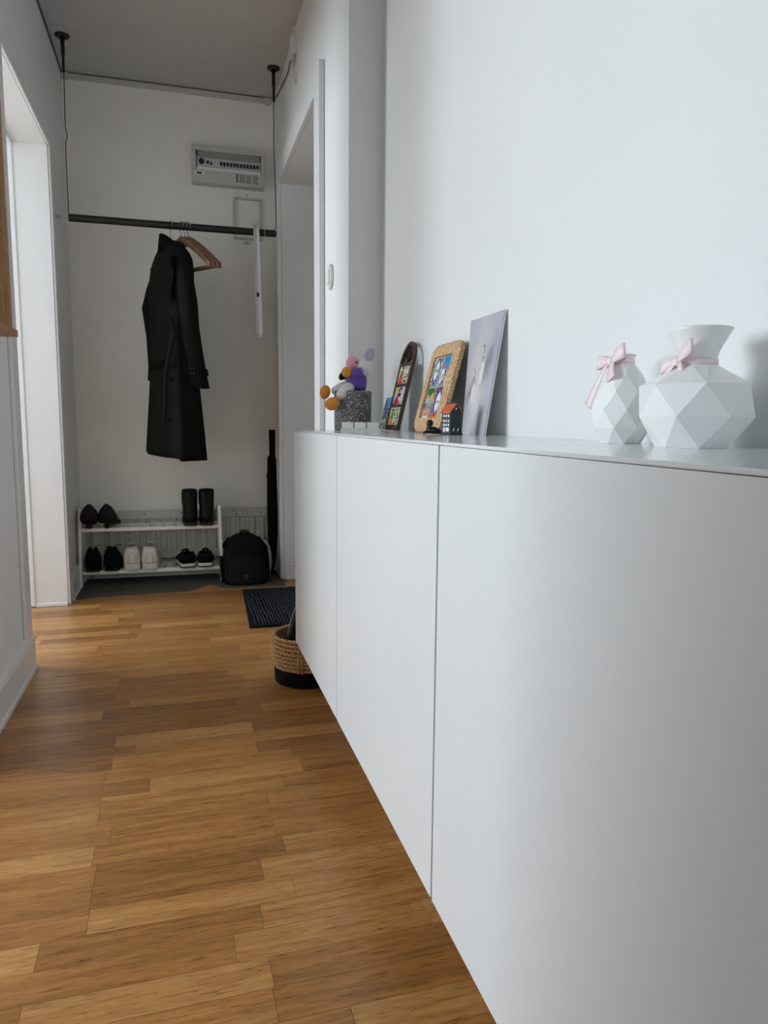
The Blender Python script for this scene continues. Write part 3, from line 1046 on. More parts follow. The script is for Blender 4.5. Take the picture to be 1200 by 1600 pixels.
outer = rounded(pc.w, pc.h, .026)
iw0, iw1, ih0, ih1 = .031, .149, .031, .181
inner = []
for (x, y) in outer:           # matching inner rectangle point for each outer point
    inner.append((min(max(x, iw0), iw1), min(max(y, ih0), ih1)))
b = nb()
n = len(outer)
ov0 = [b.verts.new(pc.p(x, y, 0)) for x, y in outer]
ov1 = [b.verts.new(pc.p(x, y, .010)) for x, y in outer]
mid = [(x + (ix - x) * .22, y + (iy - y) * .22) for (x, y), (ix, iy) in zip(outer, inner)]
mv = [b.verts.new(pc.p(x, y, .015)) for x, y in mid]
iv1 = [b.verts.new(pc.p(x, y, .015)) for x, y in inner]
iv0 = [b.verts.new(pc.p(x, y, .004)) for x, y in inner]
for A, B in ((ov0, ov1), (ov1, mv), (mv, iv1), (iv1, iv0), (iv0, ov0)):
    for i in range(n):
        j = (i + 1) % n
        b.faces.new((A[i], A[j], B[j], B[i]))
bmesh.ops.remove_doubles(b, verts=b.verts, dist=1e-6)
mk('cork_surround', b, 'cork', t)
b = nb()
mk('backing', pc.slab(b, .02, pc.w - .02, .02, pc.h - .02, -.0015, .004), 'ink_black', t)


def patch(seed, cols, base):
    def bg(u, v):
        k = mnoise.noise(Vector((u * 7 + seed, v * 9, seed * 1.7)))
        k2 = mnoise.noise(Vector((u * 17 - seed, v * 21, seed)))
        i = int((k * .8 + k2 * .7 + .75) / 1.5 * len(cols))
        return cols[max(0, min(len(cols) - 1, i))]
    return bg


navy, wht, sky, yel, orr, red_, teal, grn, brn, dkk = (40, 48, 112), (232, 234, 240), (44, 150, 214), (238, 204, 96), (236, 140, 50), (206, 66, 48), (88, 164, 188), (40, 122, 64), (120, 84, 72), (34, 34, 44)


def badge(cx, cy, r):
    return [('e', navy, (cx, cy, .34 * r, .40 * r)), ('e', (70, 74, 140), (cx, cy + .36 * r, .12, .08)), ('e', (70, 74, 140), (cx, cy - .36 * r, .12, .08)),
            ('e', wht, (cx, cy, .26 * r, .30 * r)), ('t', wht, (cx - .2 * r, cx + .2 * r, cx - .02, cx + .02, cy + .15 * r, cy + .36 * r)), ('t', wht, (cx - .02, cx + .02, cx - .2 * r, cx + .2 * r, cy - .36 * r, cy - .15 * r))]


CT = [
    shapes_fn(patch(1.3, [navy, (120, 128, 176), wht, teal, yel, (70, 84, 140)], wht), [('r', (70, 140, 176), (.82, .0, 1, .72)), ('n', wht, (.82, 0, 1, .7, 20, 20, 3, .15)), ('r', (150, 60, 52), (.72, .82, .86, 1)), ('r', yel, (.86, .80, 1, 1)), ('n', dkk, (0, 0, .8, .24, 16, 16, 5, .1))] + badge(.42, .55, 1.0)),
    shapes_fn(sky, [('t', (250, 236, 190), (.55, 1.1, .95, 1.1, .0, 1.)), ('t', yel, (.66, .9, .98, 1.06, .2, .95)), ('n', wht, (.6, 0, 1, .6, 9, 6, 2, .1)), ('e', (206, 120, 110), (.2, .62, .2, .13)), ('t', wht, (.0, .52, .05, .46, .0, .58)), ('n', dkk, (.3, .3, .7, .6, 9, 9, 4, .05)), ('e', (244, 160, 60), (.34, .30, .20, .11)), ('r', (250, 220, 170), (.28, .26, .40, .32)), ('t', (70, 70, 84), (.1, .62, .3, .48, .0, .2)), ('n', (190, 196, 212), (0, 0, 1, .2, 11, 9, 6, .1))]),
    shapes_fn(patch(3.1, [wht, (200, 180, 166), brn, yel, (84, 140, 190), (150, 90, 80), dkk], wht), [('e', grn, (.42, .9, .40, .14)), ('n', (30, 90, 50), (.02, .78, .8, 1, 12, 12, 4, .1)), ('r', (60, 120, 190), (.02, .34, .3, .5)), ('r', (150, 196, 220), (.12, .52, .4, .66)), ('r', (196, 176, 168), (.46, .38, .64, .7)), ('e', (240, 180, 80), (.7, .74, .14, .1)), ('e', (240, 160, 70), (.58, .2, .16, .12)), ('r', wht, (.1, .0, .7, .08)), ('t', (224, 150, 160), (.05, .3, .1, .24, .06, .26))]),
    shapes_fn(patch(5.7, [wht, (96, 72, 96), navy, (150, 156, 190), brn, (216, 120, 60)], wht), [('n', (120, 60, 60), (0, .72, .6, 1, 12, 12, 2, .0)), ('n', dkk, (.55, .66, 1, 1, 12, 12, 3, .05)), ('e', (226, 70, 36), (.52, .08, .46, .13)), ('n', (244, 170, 60), (.1, 0, .95, .2, 14, 14, 3, .2))] + badge(.50, .52, 1.0)),
]
tw, thh = (iw1 - iw0) / 2, (ih1 - ih0) / 2
for k, (cx, cy) in enumerate(((0, 1), (1, 1), (0, 0), (1, 0))):
    a0, b0_ = iw0 + cx * tw, ih0 + cy * thh
    ti = mk('tile', pc.slab(nb(), a0 + .0006, a0 + tw - .0006, b0_ + .0006, b0_ + thh - .0006, .004, .009), 'ceramic', t)
    print_grid('picture', pc.p(a0 + .001, b0_ + .001, .0094), pc.u, pc.v, tw - .002, thh - .002, 44, 52, CT[k], ti)
    if k == 0:
        text_mesh('lettering', 'LISBOA', .0098, pc.p(a0 + tw * .42, b0_ + thh * .55, .0098), pc.u, pc.v, 'ink', ti)
    if k == 3:
        text_mesh('lettering', 'PORTUGAL', .0072, pc.p(a0 + tw * .50, b0_ + thh * .52, .0098), pc.u, pc.v, 'ink', ti)

# tiny house
HX, HY = 0.528, 1.372
hz = 0.35
t = thing('miniature_house', 'tiny dark green house ornament with orange roof in front of the cork frame', 'ornament', (HX, HY, TOP), hz)
b = nb()
w2, d2, hb, hp = .0145, .013, .046, .062       # half width, half depth, eaves, ridge (ridge runs along local y)
prism(b, [(-w2, -d2, .004), (w2, -d2, .004), (w2, -d2, hb), (0, -d2, hp - .002), (-w2, -d2, hb)], (0, 2 * d2, 0))
mk('walls', b, 'house_green', t, local=True)
mk('base', box(nb(), -w2 - .003, w2 + .002, -d2 - .003, d2 + .002, 0, .004), 'ink_black', t, local=True, bevel=0.0006)
b = nb()
for sg in (-1, 1):
    e = .0035
    prism(b, [(0, -d2 - .002, hp), (sg * (w2 + e), -d2 - .002, hb - e * .9), (sg * (w2 + e), -d2 - .002, hb + .0016 - e * .9), (0, -d2 - .002, hp + .0018)], (0, 2 * d2 + .004, 0))
mk('roof', b, 'house_roof', t, local=True)
mk('ridge', box(nb(), -.0018, .0018, -d2 - .002, d2 + .002, hp + .0005, hp + .003), 'ink_black', t, local=True)
for (yy, zz) in ((-.008, .038), (-.001, .038), (.006, .038), (-.008, .028), (-.001, .028), (.006, .028), (-.008, .020), (-.001, .020), (.006, .020)):
    mk('window', box(nb(), -w2 - .0004, -w2, yy - .0016, yy + .0020, zz - .0022, zz + .0024), 'white_ink', t, local=True)
mk('shop_window', box(nb(), -w2 - .0005, -w2, -.009, .000, .007, .015), 'white_ink', t, local=True)
mk('doorway', box(nb(), -w2 - .0005, -w2, .003, .008, .006, .0155), 'white_ink', t, local=True)
mk('gable_window', box(nb(), -.001, .002, -d2 - .0004, -d2, .051, .0545), 'white_ink', t, local=True)
for xx in (-.006, .006):
    bq = nb(); prism(bq, [(xx - .002, -d2, .008), (xx + .001, -d2, .008), (xx + .003, -d2, .014), (xx + .0005, -d2, .0135)], (0, -.0004, 0))
    mk('flower_motif', bq, 'white_ink', t, local=True)

# black figurine of an animal lying down with its head up
FX, FY = 0.505, 1.415
t = thing('animal_figurine', 'tiny glossy black animal figurine lying before the cork frame', 'figurine', (FX, FY, TOP), R(-18))
b = nb()
tube(b, [(-.013, 0, .0065), (-.006, 0, .0095), (.004, 0, .0085), (.012, 0, .0060), (.019, 0, .003)], [.0045, .0075, .0075, .0055, .0022], 12)
tube(b, [(-.007, 0, .0100), (-.0095, 0, .016), (-.0085, 0, .021)], [.0062, .0055, .004], 12)
ellipsoid(b, (-.0075, 0, .0235), (.0075, .0065, .0068))
tube(b, [(-.012, -.003, .006), (-.018, -.005, .004), (-.0215, -.006, .0025)], [.0036, .003, .0024], 8)
tube(b, [(-.012, .003, .006), (-.018, .005, .004), (-.0215, .006, .0025)], [.0036, .003, .0024], 8)
mk('body', b, 'figurine', t, smooth=True, local=True)
for yy in (-.0035, .0035):
    b = nb(); tube(b, [(-.006, yy, .028), (-.0055, yy * 1.25, .0325)], [.0022, .0006], 8)
    mk('ear', b, 'figurine', t, smooth=True, local=True)
b = nb(); tube(b, [(.018, 0, .003), (.022, .003, .0022), (.023, .008, .002)], [.0018, .0016, .0012], 8)
mk('tail', b, 'figurine', t, smooth=True, local=True)

# terrazzo pot
PX, PY = 0.487, 2.065
t = thing('plant_pot', 'round dark grey terrazzo pot under the plush toy', 'pot', (PX, PY, TOP))
b = nb()
lathe(b, [(.050, 0), (.0535, .003), (.0545, .110), (.0535, .1125), (.048, .1125), (.046, .108), (.045, .02), (0.001, .02)], 48, (PX, PY, TOP), True, True)
mk('shell', b, 'terrazzo', t, smooth=False, bevel=0.0)
# plush toy sitting on the pot (local x to the right as seen from the hall, y away, z up)
PZ = TOP + .1128
t = thing('plush_toy', 'white and purple plush animal with orange feet sitting on the pot', 'soft toy', (PX, PY, PZ), R(-14))
E_ = __import__('mathutils').Euler
b = nb()
tube(b, [(.006, .0, .000), (.010, .0, .018), (.014, .0, .040), (.016, .0, .058)], [.030, .0315, .029, .020], 20)
mk('body', b, 'plush_purple', t, smooth=True, local=True, subsurf=1)
b = nb()
ellipsoid(b, (.030, .0, .066), (.0245, .0235, .029), E_((0, R(18), 0)))
head = mk('head', b, 'plush_white', t, smooth=True, local=True)
b = nb()
ellipsoid(b, (.000, -.003, .078), (.0205, .020, .0210), E_((0, R(-22), 0)))
mk('muzzle', b, 'plush_pink', head, smooth=True, local=True)
for yy, s_ in ((-.020, 1), (.018, -1)):
    b = nb()
    ring0 = []
    rot = E_((R(18 * s_), R(32), R(-10)))
    c0 = Vector((.047, yy, .1045))
    mr = rot.to_matrix()
    for q, (fx, fz, dy) in enumerate(((1, 1, .0), (.9, .9, -.0035), (.62, .62, -.0010), (.2, .2, .003))):
        ring0.append([c0 + mr @ Vector((.0125 * fx * math.cos(a) , dy * s_, .0185 * fz * math.sin(a))) for a in [2 * PI * k / 18 for k in range(18)]])
    loft(b, ring0, False, True)
    mk('ear', b, 'plush_lilac' if s_ > 0 else 'plush_lilac', head, smooth=True, local=True, solid=0.004)
for xx, yy, zz in ((.010, -.0215, .080), (.012, .0205, .082)):
    b = nb(); ellipsoid(b, (xx, yy, zz), (.0024, .0024, .003), nu=10, nv=8)
    mk('eye', b, 'plush_black', head, smooth=True, local=True)
# arm across the front with an orange paw
for yy, nm in ((-.026, 0), (.024, 1)):
    b = nb()
    tube(b, [(.022, yy * .7, .054), (.010, yy, .050), (-.004, yy * 1.05, .050)], [.014, .0135, .012], 14)
    arm = mk('arm', b, 'plush_purple', t, smooth=True, local=True)
    b = nb(); ellipsoid(b, (-.016, yy * 1.05, .0525 if nm == 0 else .046), (.0165, .0155, .0155))
    mk('paw', b, 'plush_orange', arm, smooth=True, local=True)
# black muzzle side / scarf piece showing under the paw
b = nb(); ellipsoid(b, (-.030, .004, .044), (.0095, .010, .0145), E_((0, R(30), 0)))
mk('black_patch', b, 'plush_black', t, smooth=True, local=True)
for (pts, foot, fr, ry) in (([(-.002, -.014, .012), (-.022, -.036, .002), (-.042, -.050, -.024)], (-.057, -.056, -.038), (.0225, .018, .0185), -20),
                            ([(-.002, .010, .016), (-.034, .002, .008), (-.062, -.006, -.006)], (-.080, -.010, -.004), (.0155, .016, .0205), 14)):
    b = nb()
    tube(b, pts, [.021, .0175, .0140], 16)
    leg = mk('leg', b, 'plush_white', t, smooth=True, local=True, subsurf=1)
    b = nb(); ellipsoid(b, foot, fr, E_((0, R(ry), 0)))
    mk('foot', b, 'plush_orange', leg, smooth=True, local=True)

# clear dish with white tealights before the pot
t = thing('tealight_dish', 'low clear acrylic tray with three square white candles before the terrazzo pot', 'candle tray', (.475, 1.925, TOP), R(-12))
b = nb()
box(b, -.054, .054, -.019, .019, 0, .003)
box(b, -.054, .054, -.019, -.017, .003, .0065); box(b, -.054, .054, .017, .019, .003, .0065)
box(b, -.054, -.052, -.017, .017, .003, .0065); box(b, .052, .054, -.017, .017, .003, .0065)
mk('tray', b, 'frost', t, local=True)
for i in range(3):
    x = -.0345 + .0345 * i
    cnd = mk('candle', box(nb(), x - .0158, x + .0158, -.0155, .0155, .0032, .0235), 'wax', t, local=True, bevel=0.0015)
    b = nb(); tube(b, [(x, 0, .0225), (x, 0, .028)], .0008, 6)
    mk('wick', b, 'ink_black', cnd, local=True)

# ------------------------------------------------------------------ switch and chime on the right wall
SY, SZ = 2.53, 1.335
t = thing('light_switch', 'oval white light switch on the right wall beside the entrance casing', 'switch', (XR, SY, SZ))
b = nb()
prism(b, [(XR, SY + .036 * math.cos(a), SZ + .044 * math.sin(a)) for a in [2 * PI * k / 28 for k in range(28)]], (-.010, 0, 0))
mk('plate', b, 'plastic_w', t, bevel=0.003)
mk('rocker', box(nb(), XR - .014, XR - .010, SY - .016, SY + .016, SZ - .024, SZ + .024), 'plastic_w', t, bevel=0.0012)

t = thing('door_chime', 'small white chime box with hanging cord high on the right wall', 'chime', (XR, 3.28, 2.40))
b = nb(); box(b, XR - .022, XR, 3.265, 3.33, 2.39, 2.468)
mk('housing', b, 'plastic_w', t, bevel=0.003)
mk('conduit', box(nb(), XR - .010, XR, 3.285, 3.305, 2.468, ZC), 'plastic_w', t)
for dy, dz in ((3.275, 2.375), (3.315, 2.372), (3.295, 2.362)):
    b = nb(); tube(b, [(XR - .010, dy, dz + .016), (XR - .010, dy, dz - .010)], [.007, .005], 8)
    mk('terminal', b, 'plastic', t, smooth=True)
b = nb(); tube(b, [(XR - .008, 3.30, 2.36), (XR - .006, 3.29, 2.31), (XR - .005, 3.27, 2.27), (XR - .005, 3.255, 2.262), (XR - .005, 3.245, 2.28), (XR - .004, 3.25, 2.31)], .0016, 6)
mk('cord', b, 'whitecable', t)
b = nb(); tube(b, [(XR - .005, 3.345, 2.44), (XR - .005, 3.50, 2.41), (XR - .005, 3.75, 2.45), (XR - .005, YF - .04, 2.49)], .0022, 6)
tag(mk('wall_cable', b, 'cable'), 'dark cable from the chime along the right wall to the far corner', 'cable')

# ------------------------------------------------------------------ far wall: breaker box and empty frame
BX0, BX1, BZ0, BZ1 = 0.094, 0.457, 2.042, 2.224
BY = YF - .062
t = thing('breaker_box', 'grey plastic fuse box with row of black breakers on the far wall', 'fuse box', ((BX0 + BX1) / 2, YF, BZ0))
wx0, wx1, wz0, wz1 = BX0 + .020, BX1 - .016, BZ0 + .062, BZ1 - .026
b = nb()
box(b, BX0, BX1, BY, YF, BZ0, wz0); box(b, BX0, BX1, BY, YF, wz1, BZ1)
box(b, BX0, wx0, BY, YF, wz0, wz1); box(b, wx1, BX1, BY, YF, wz0, wz1)
mk('housing', b, 'plastic', t, bevel=0.004)
mk('back_plate', box(nb(), wx0, wx1, BY + .016, YF, wz0, wz1), 'window_tint', t)
mk('breaker_strip', box(nb(), wx0 + .008, wx1 - .004, BY + .008, BY + .016, wz0 + .018, wz0 + .062), 'breaker_face', t, bevel=0.001)
mk('label_strip', box(nb(), wx0 + .002, wx1 - .002, BY + .006, BY + .016, wz0 + .001, wz0 + .016), 'plastic_w', t)
for i in range(12):
    x = wx0 + .118 + i * .0168
    z = wz0 + .036
    b = nb()
    box(b, x, x + .011, BY + .001, BY + .008, z, z + .010)
    box(b, x + .003, x + .011, BY - .001, BY + .008, z - .008, z)
    mk('breaker_lever', b, 'plastic_k', t)
b = nb(); tube(b, [(wx0 + .027, BY + .010, wz0 + .042), (wx0 + .027, BY - .002, wz0 + .042)], .0135, 18)
mk('main_switch', b, 'plastic_k', t)
for x, z, w_ in ((wx0 + .052, wz0 + .034, .012), (wx0 + .072, wz0 + .030, .008)):
    mk('breaker_lever', box(nb(), x, x + w_, BY + .001, BY + .008, z, z + .012), 'plastic_k', t)
for x in (wx0 + .001, wx1 - .006):
    mk('hinge_clip', box(nb(), x, x + .005, BY + .001, BY + .012, wz1 - .024, wz1 - .002), 'plastic_k', t)
b = nb(); prism(b, [((wx0 + wx1) / 2 + .022 * math.cos(a), BY - .0012, wz0 - .001 + .013 * math.sin(a)) for a in [PI + PI * k / 12 for k in range(13)]], (0, .0014, 0))
mk('finger_tab', b, 'breaker_face', t)
# printed marks: dark label, rotated dark print and three columns of fine grey lines
mk('label_plate', box(nb(), BX0 + .014, BX0 + .058, BY - .0008, BY, BZ0 + .037, BZ0 + .052), 'plastic_w', t)
mk('printed_mark', box(nb(), BX0 + .022, BX0 + .047, BY - .0014, BY, BZ0 + .040, BZ0 + .049), 'ink_black', t)
for k in range(4):
    z = BZ0 + .016 + k * .0105
    mk('printed_mark', box(nb(), BX0 + .219 + .001 * (k % 2), BX0 + .228, BY - .0010, BY, z, z + .0075), 'ink_black', t)
for cxx in (.236, .270, .304):
    b = nb()
    for k in range(5):
        box(b, BX0 + cxx, BX0 + cxx + .029 - .004 * ((k * 7) % 3), BY - .0008, BY, BZ0 + .016 + k * .0082, BZ0 + .020 + k * .0082)
    mk('printed_lines', b, 'print_grey', t)

t = thing('empty_frame', 'empty thin white rectangular frame hanging below the fuse box', 'frame', (.372, YF, 1.79))
fx0, fx1, fz0, fz1, fw = .299, .446, 1.790, 2.000, .010
for (a, c, e, g) in ((fx0, fx0 + fw, fz0, fz1), (fx1 - fw, fx1, fz0, fz1)):
    mk('stile', box(nb(), a, c, YF - .018, YF, e, g), 'plastic', t, bevel=0.0015)
for (e, g) in ((fz0, fz0 + fw), (fz1 - fw, fz1)):
    mk('rail', box(nb(), fx0 + fw, fx1 - fw, YF - .018, YF, e, g), 'plastic', t, bevel=0.0015)
mk('clip', box(nb(), .355, .382, YF - .010, YF, fz0 - .022, fz0 - .012), 'plastic', t)
b = nb(); tube(b, [(.371, YF - .004, fz1), (.371, YF - .010, fz1 + .012), (.371, YF - .004, fz1 + .022)], .003, 8)
mk('hook', b, 'plastic', t, smooth=True)

# ------------------------------------------------------------------ hanging clothes rail
RY, RZ = 3.66, 1.744
t = thing('clothes_rail', 'black clothes rail hanging on two thin ceiling cables', 'clothes rail', (0, RY, RZ))
b = nb()
n = 20
rings = []
for x, r in ((-.459, .0150), (-.458, .0165), (.478, .0165), (.479, .0150)):
    rings.append([(x, RY + r * math.cos(2 * PI * k / n), RZ + r * math.sin(2 * PI * k / n)) for k in range(n)])
loft(b, rings)
mk('rod', b, 'black_metal', t, smooth=False)
CABLES = (((-.452, 3.652), [(-.4545, RY, RZ), (-.4585, RY, RZ + .02), (-.459, 3.657, 1.95), (-.458, 3.656, 2.065), (-.451, 3.655, 2.085), (-.451, 3.655, 2.10), (-.456, 3.654, 2.13), (-.454, 3.653, 2.25), (-.452, 3.652, 2.36)]),
          ((.474, 3.68), [(.472, RY, RZ), (.477, RY, RZ + .03), (.4765, 3.664, 1.95), (.470, 3.668, 2.15), (.4735, 3.678, 2.36)]))
for (mx, my), pts in CABLES:
    b = nb(); tube(b, pts, .0022, 6)
    mk('cable', b, 'cable', t, smooth=True)
    b = nb()
    lathe(b, [(.024, ZC - .010), (.030, ZC - .006), (.031, ZC)], 24, (mx, my, 0))
    mnt = mk('ceiling_mount', b, 'bronze', t, smooth=False)
    b = nb()
    lathe(b, [(.0065, 2.425), (.0085, 2.43), (.0085, ZC - .010)], 14, (mx, my, 0))
    mk('mount_stem', b, 'bronze', mnt, smooth=True)
    b = nb()
    lathe(b, [(.0035, 2.355), (.0055, 2.36), (.0055, 2.425)], 12, (mx, my, 0))
    mk('cable_grip', b, 'black_metal', mnt, smooth=True)


def make_hanger(name, label, x, tilt, group, drop=0.0, droop=.085, arm=.205):
    """Wooden clothes hanger; local y runs along its arms, origin on top of the rod."""
    t = thing(name, label, 'hanger', (x, RY, RZ + .0165), tilt, group)
    b = nb()
    hook = [(0, .0200, -.022), (0, .0205, -.010), (0, .0165, .0015), (0, .008, .0045), (0, -.002, .0035)]
    hook = [(0, -.0185, -.020), (0, -.0195, -.008), (0, -.013, .0030), (0, 0, .0030), (0, .011, .0015), (0, .0195, -.010), (0, .018, -.024), (0, .006, -.038), (0, 0, -.048), (0, 0, -.066 - drop)]
    tube(b, hook, .0017, 8)
    mk('hook', b, 'chrome', t, smooth=True, local=True)
    for sg in (-1, 1):
        b = nb()
        rings = []
        for i in range(11):
            q = i / 10
            yy = sg * (.003 + arm * q)
            zz = -.078 - drop - .018 * q - droop * q ** 1.25 + .006 * math.sin(q * PI)
            hh_ = .019 - .004 * q
            tx = .0075 + .004 * q ** 2
            bend = .018 * q ** 2
            rings.append([(-tx + bend, yy, zz - hh_), (tx + bend, yy, zz - hh_), (tx + bend, yy, zz + hh_ * .7), (0 + bend, yy, zz + hh_), (-tx + bend, yy, zz + hh_ * .7)])
        if sg < 0:
            rings = [r[::-1] for r in rings]
        loft(b, rings)
        mk('arm', b, 'hangerwood', t, local=True, bevel=0.003)
    b = nb(); zb = -.100 - drop - droop
    tube(b, [(.014, -arm + .013, zb), (.014, arm - .013, zb)], .0055, 10)
    mk('trouser_bar', b, 'hangerwood', t, smooth=True, local=True)
    return t


make_hanger('wooden_hanger', 'wooden hanger inside the black coat, only its wire hook showing', -.018, R(24), 'wooden hangers on the rail', .060, .050, .150)
HL = ('spare wooden hanger next to the black coat', 'spare wooden hanger, middle of the three beside the coat', 'spare wooden hanger farthest right of the three beside the coat')
for x, a, lab in zip((.030, .046, .062), (33, 34, 35), HL):
    make_hanger('wooden_hanger', lab, x, R(a), 'wooden hangers on the rail', 0, .118)

# ------------------------------------------------------------------ coat
HA = R(24)
hd = Vector((math.sin(HA), -math.cos(HA), 0))       # along the near arm of the hanger
hn = Vector((math.cos(HA), math.sin(HA), 0))        # across the coat's thickness (to the right)
t = thing('black_coat', 'long black trench coat hanging from the clothes rail', 'coat', (-.02, RY, .66))


def coat_ring(cx, cy, z, a, bq, fold=0.0, ph=0.0, n=48):
    out = []
    for k in range(n):
        th_ = 2 * PI * k / n
        f = 1 + fold * math.cos(5 * th_ + ph) + fold * .6 * math.cos(9 * th_ + ph * 2.3)
        ca, sa = math.cos(th_), math.sin(th_)
        e = .8
        u = math.copysign(abs(ca) ** e, ca) * a * f
        v = math.copysign(abs(sa) ** e, sa) * bq * f
        p = Vector((cx, cy, z)) + hd * u + hn * v
        out.append(p)
    return out


b = nb()
lv = [(-.014, 1.672, .030, .036, 0), (-.015, 1.655, .062, .044, 0), (-.016, 1.630, .105, .050, 0), (-.017, 1.600, .150, .054, 0), (-.018, 1.570, .176, .058, 0), (-.022, 1.52, .185, .064, .01), (-.026, 1.42, .182, .070, .02),
      (-.028, 1.30, .172, .070, .035), (-.030, 1.20, .165, .066, .05), (-.030, 1.08, .175, .072, .05), (-.030, .92, .190, .082, .06), (-.031, .78, .203, .090, .07), (-.031, .672, .212, .095, .08), (-.031, .668, .200, .085, .08)]
rings = [coat_ring(cx, RY, z, a, q, f, 1.2 + z) for cx, z, a, q, f in lv]
for r_, (cx, z, a, q, f) in zip(rings, lv):
    if z < .7:
        for p in r_:
            p.z -= .010 * (p - Vector((cx, RY, z))).dot(hd) / .2
loft(b, rings)
mk('body', b, 'coat', t, smooth=True)
b = nb()
rings = []
for cx, z, a, q, f in lv[6:-1]:
    full = coat_ring(cx, RY, z, a * 1.03, q * 1.05, f, 1.2 + z, 96)
    seg_ = [full[k % 96] for k in range(-8, 26)]
    if z < .7:
        seg_ = [p - Vector((0, 0, .022)) for p in seg_]
    rings.append(seg_)
loft(b, rings, False, False, closed=False)
mk('front_flap', b, 'coat', t, smooth=True, solid=0.004)


def sleeve(pts, rr, name='sleeve'):
    b = nb()
    n = 20
    rings = []
    for i, p in enumerate(pts):
        p = Vector(p)
        r0, r1 = rr[i]
        rings.append([p + hd * (r0 * math.cos(2 * PI * k / n) * (1 + .05 * math.cos(3 * 2 * PI * k / n + i))) + hn * (r1 * math.sin(2 * PI * k / n)) + Vector((0, 0, -.012 * math.cos(2 * PI * k / n) if i else 0)) for k in range(n)])
    loft(b, rings)
    return mk(name, b, 'coat', t, smooth=True)


sl = sleeve([(.018, 3.545, 1.575), (.030, 3.525, 1.50), (.045, 3.515, 1.38), (.052, 3.515, 1.27), (.068, 3.52, 1.16), (.086, 3.52, 1.05), (.094, 3.52, .995)],
            [(.050, .034), (.062, .044), (.060, .047), (.054, .045), (.052, .043), (.050, .043), (.053, .046)])
b = nb()
n = 20
rings = [[Vector(c_) + hd * (r0 * math.cos(2 * PI * k / n)) + hn * (r1 * math.sin(2 * PI * k / n)) for k in range(n)]
         for c_, r0, r1 in (((.082, 3.52, 1.075), .0545, .0475), ((.083, 3.52, 1.07), .056, .049), ((.087, 3.52, 1.05), .056, .049), ((.088, 3.52, 1.045), .0545, .0475))]
loft(b, rings)
strap = mk('cuff_strap', b, 'coat_dark', sl, smooth=True)
b = nb()
q = Vector((.062, 3.470, 1.062))
for (dx, dz, w_, h_) in ((0, .012, .020, .003), (0, -.012, .020, .003), (-.0085, 0, .003, .024), (.0085, 0, .003, .024)):
    box(b, q.x + dx - w_ / 2, q.x + dx + w_ / 2, q.y - .004, q.y, q.z + dz - h_ / 2, q.z + dz + h_ / 2)
mk('buckle', b, 'black_metal', sl)
sleeve([(-.070, 3.79, 1.560), (-.094, 3.80, 1.47), (-.118, 3.80, 1.375), (-.104, 3.79, 1.24), (-.098, 3.78, 1.10), (-.100, 3.78, 1.03)],
       [(.050, .034), (.058, .042), (.056, .044), (.050, .042), (.048, .042), (.050, .045)])
# raised collar
b = nb()
rings = []
for i in range(25):
    a = R(-150 + 300 * i / 24)
    u, v = -.050 * math.cos(a), .048 * math.sin(a)
    base = Vector((-.016, RY, 1.628)) + hd * u * -1 + hn * v
    out = hd * u * -1 + hn * v
    lf = max(0, -(hn * v).x / .048)
    hgt = .030 + .046 * lf ** 1.2
    rings.append([base + out * .25 - Vector((0, 0, .01)), base + out * .15 + Vector((0, 0, hgt * .5)), base + out * (.10 - .25 * (1 - lf)) + Vector((0, 0, hgt))])
loft(b, rings, False, False, closed=False)
mk('collar', b, 'coat_dark', t, smooth=True, solid=0.006)
# lapel on the left front, shoulder tab, belt with its hanging end
b = nb()
prism(b, [(-.075, 3.56, 1.57), (-.030, 3.50, 1.60), (-.010, 3.49, 1.50), (-.035, 3.49, 1.36), (-.085, 3.54, 1.45)], (.004, -.012, 0))
mk('lapel', b, 'coat_dark', t, bevel=0.003)
b = nb()
for x_, y_, z_ in ((-.100, 3.77, 1.552), (.066, 3.50, 1.425)):
    ellipsoid(b, (x_, y_, z_), (.020, .03, .012), E_((0, R(30), 0)), 12, 8)
mk('shoulder_tab', b, 'coat_dark', t, smooth=True)
b = nb()
for z0, z1, k0 in ((1.075, 1.115, 1.03),):
    loft(b, [coat_ring(-.030, RY, z, .172 * k0, .070 * k0, .05, 1.2 + z) for z in (z0, z1)], False, False)
mk('belt', b, 'coat_dark', t, smooth=True, solid=0.004)
b = nb()
pth = [(-.030, 3.475, 1.30), (-.010, 3.472, 1.24), (-.035, 3.468, 1.15), (-.055, 3.462, 1.05), (-.060, 3.455, .93), (-.066, 3.450, .82)]
rings = [[Vector(p) + Vector((-.009, .003, 0)), Vector(p) + Vector((.009, -.003, 0))] for p in pth]
loft(b, rings, False, False, closed=False)
mk('belt_end', b, 'coat', t, smooth=True, solid=0.003)
b = nb()
for i, z in enumerate((1.24, 1.02, .84)):
    ellipsoid(b, (-.018 - .012 * i, 3.478 - .012 * i, z), (.009, .004, .009), None, 12, 8)
mk('button', b, 'coat_dark', t, smooth=True)

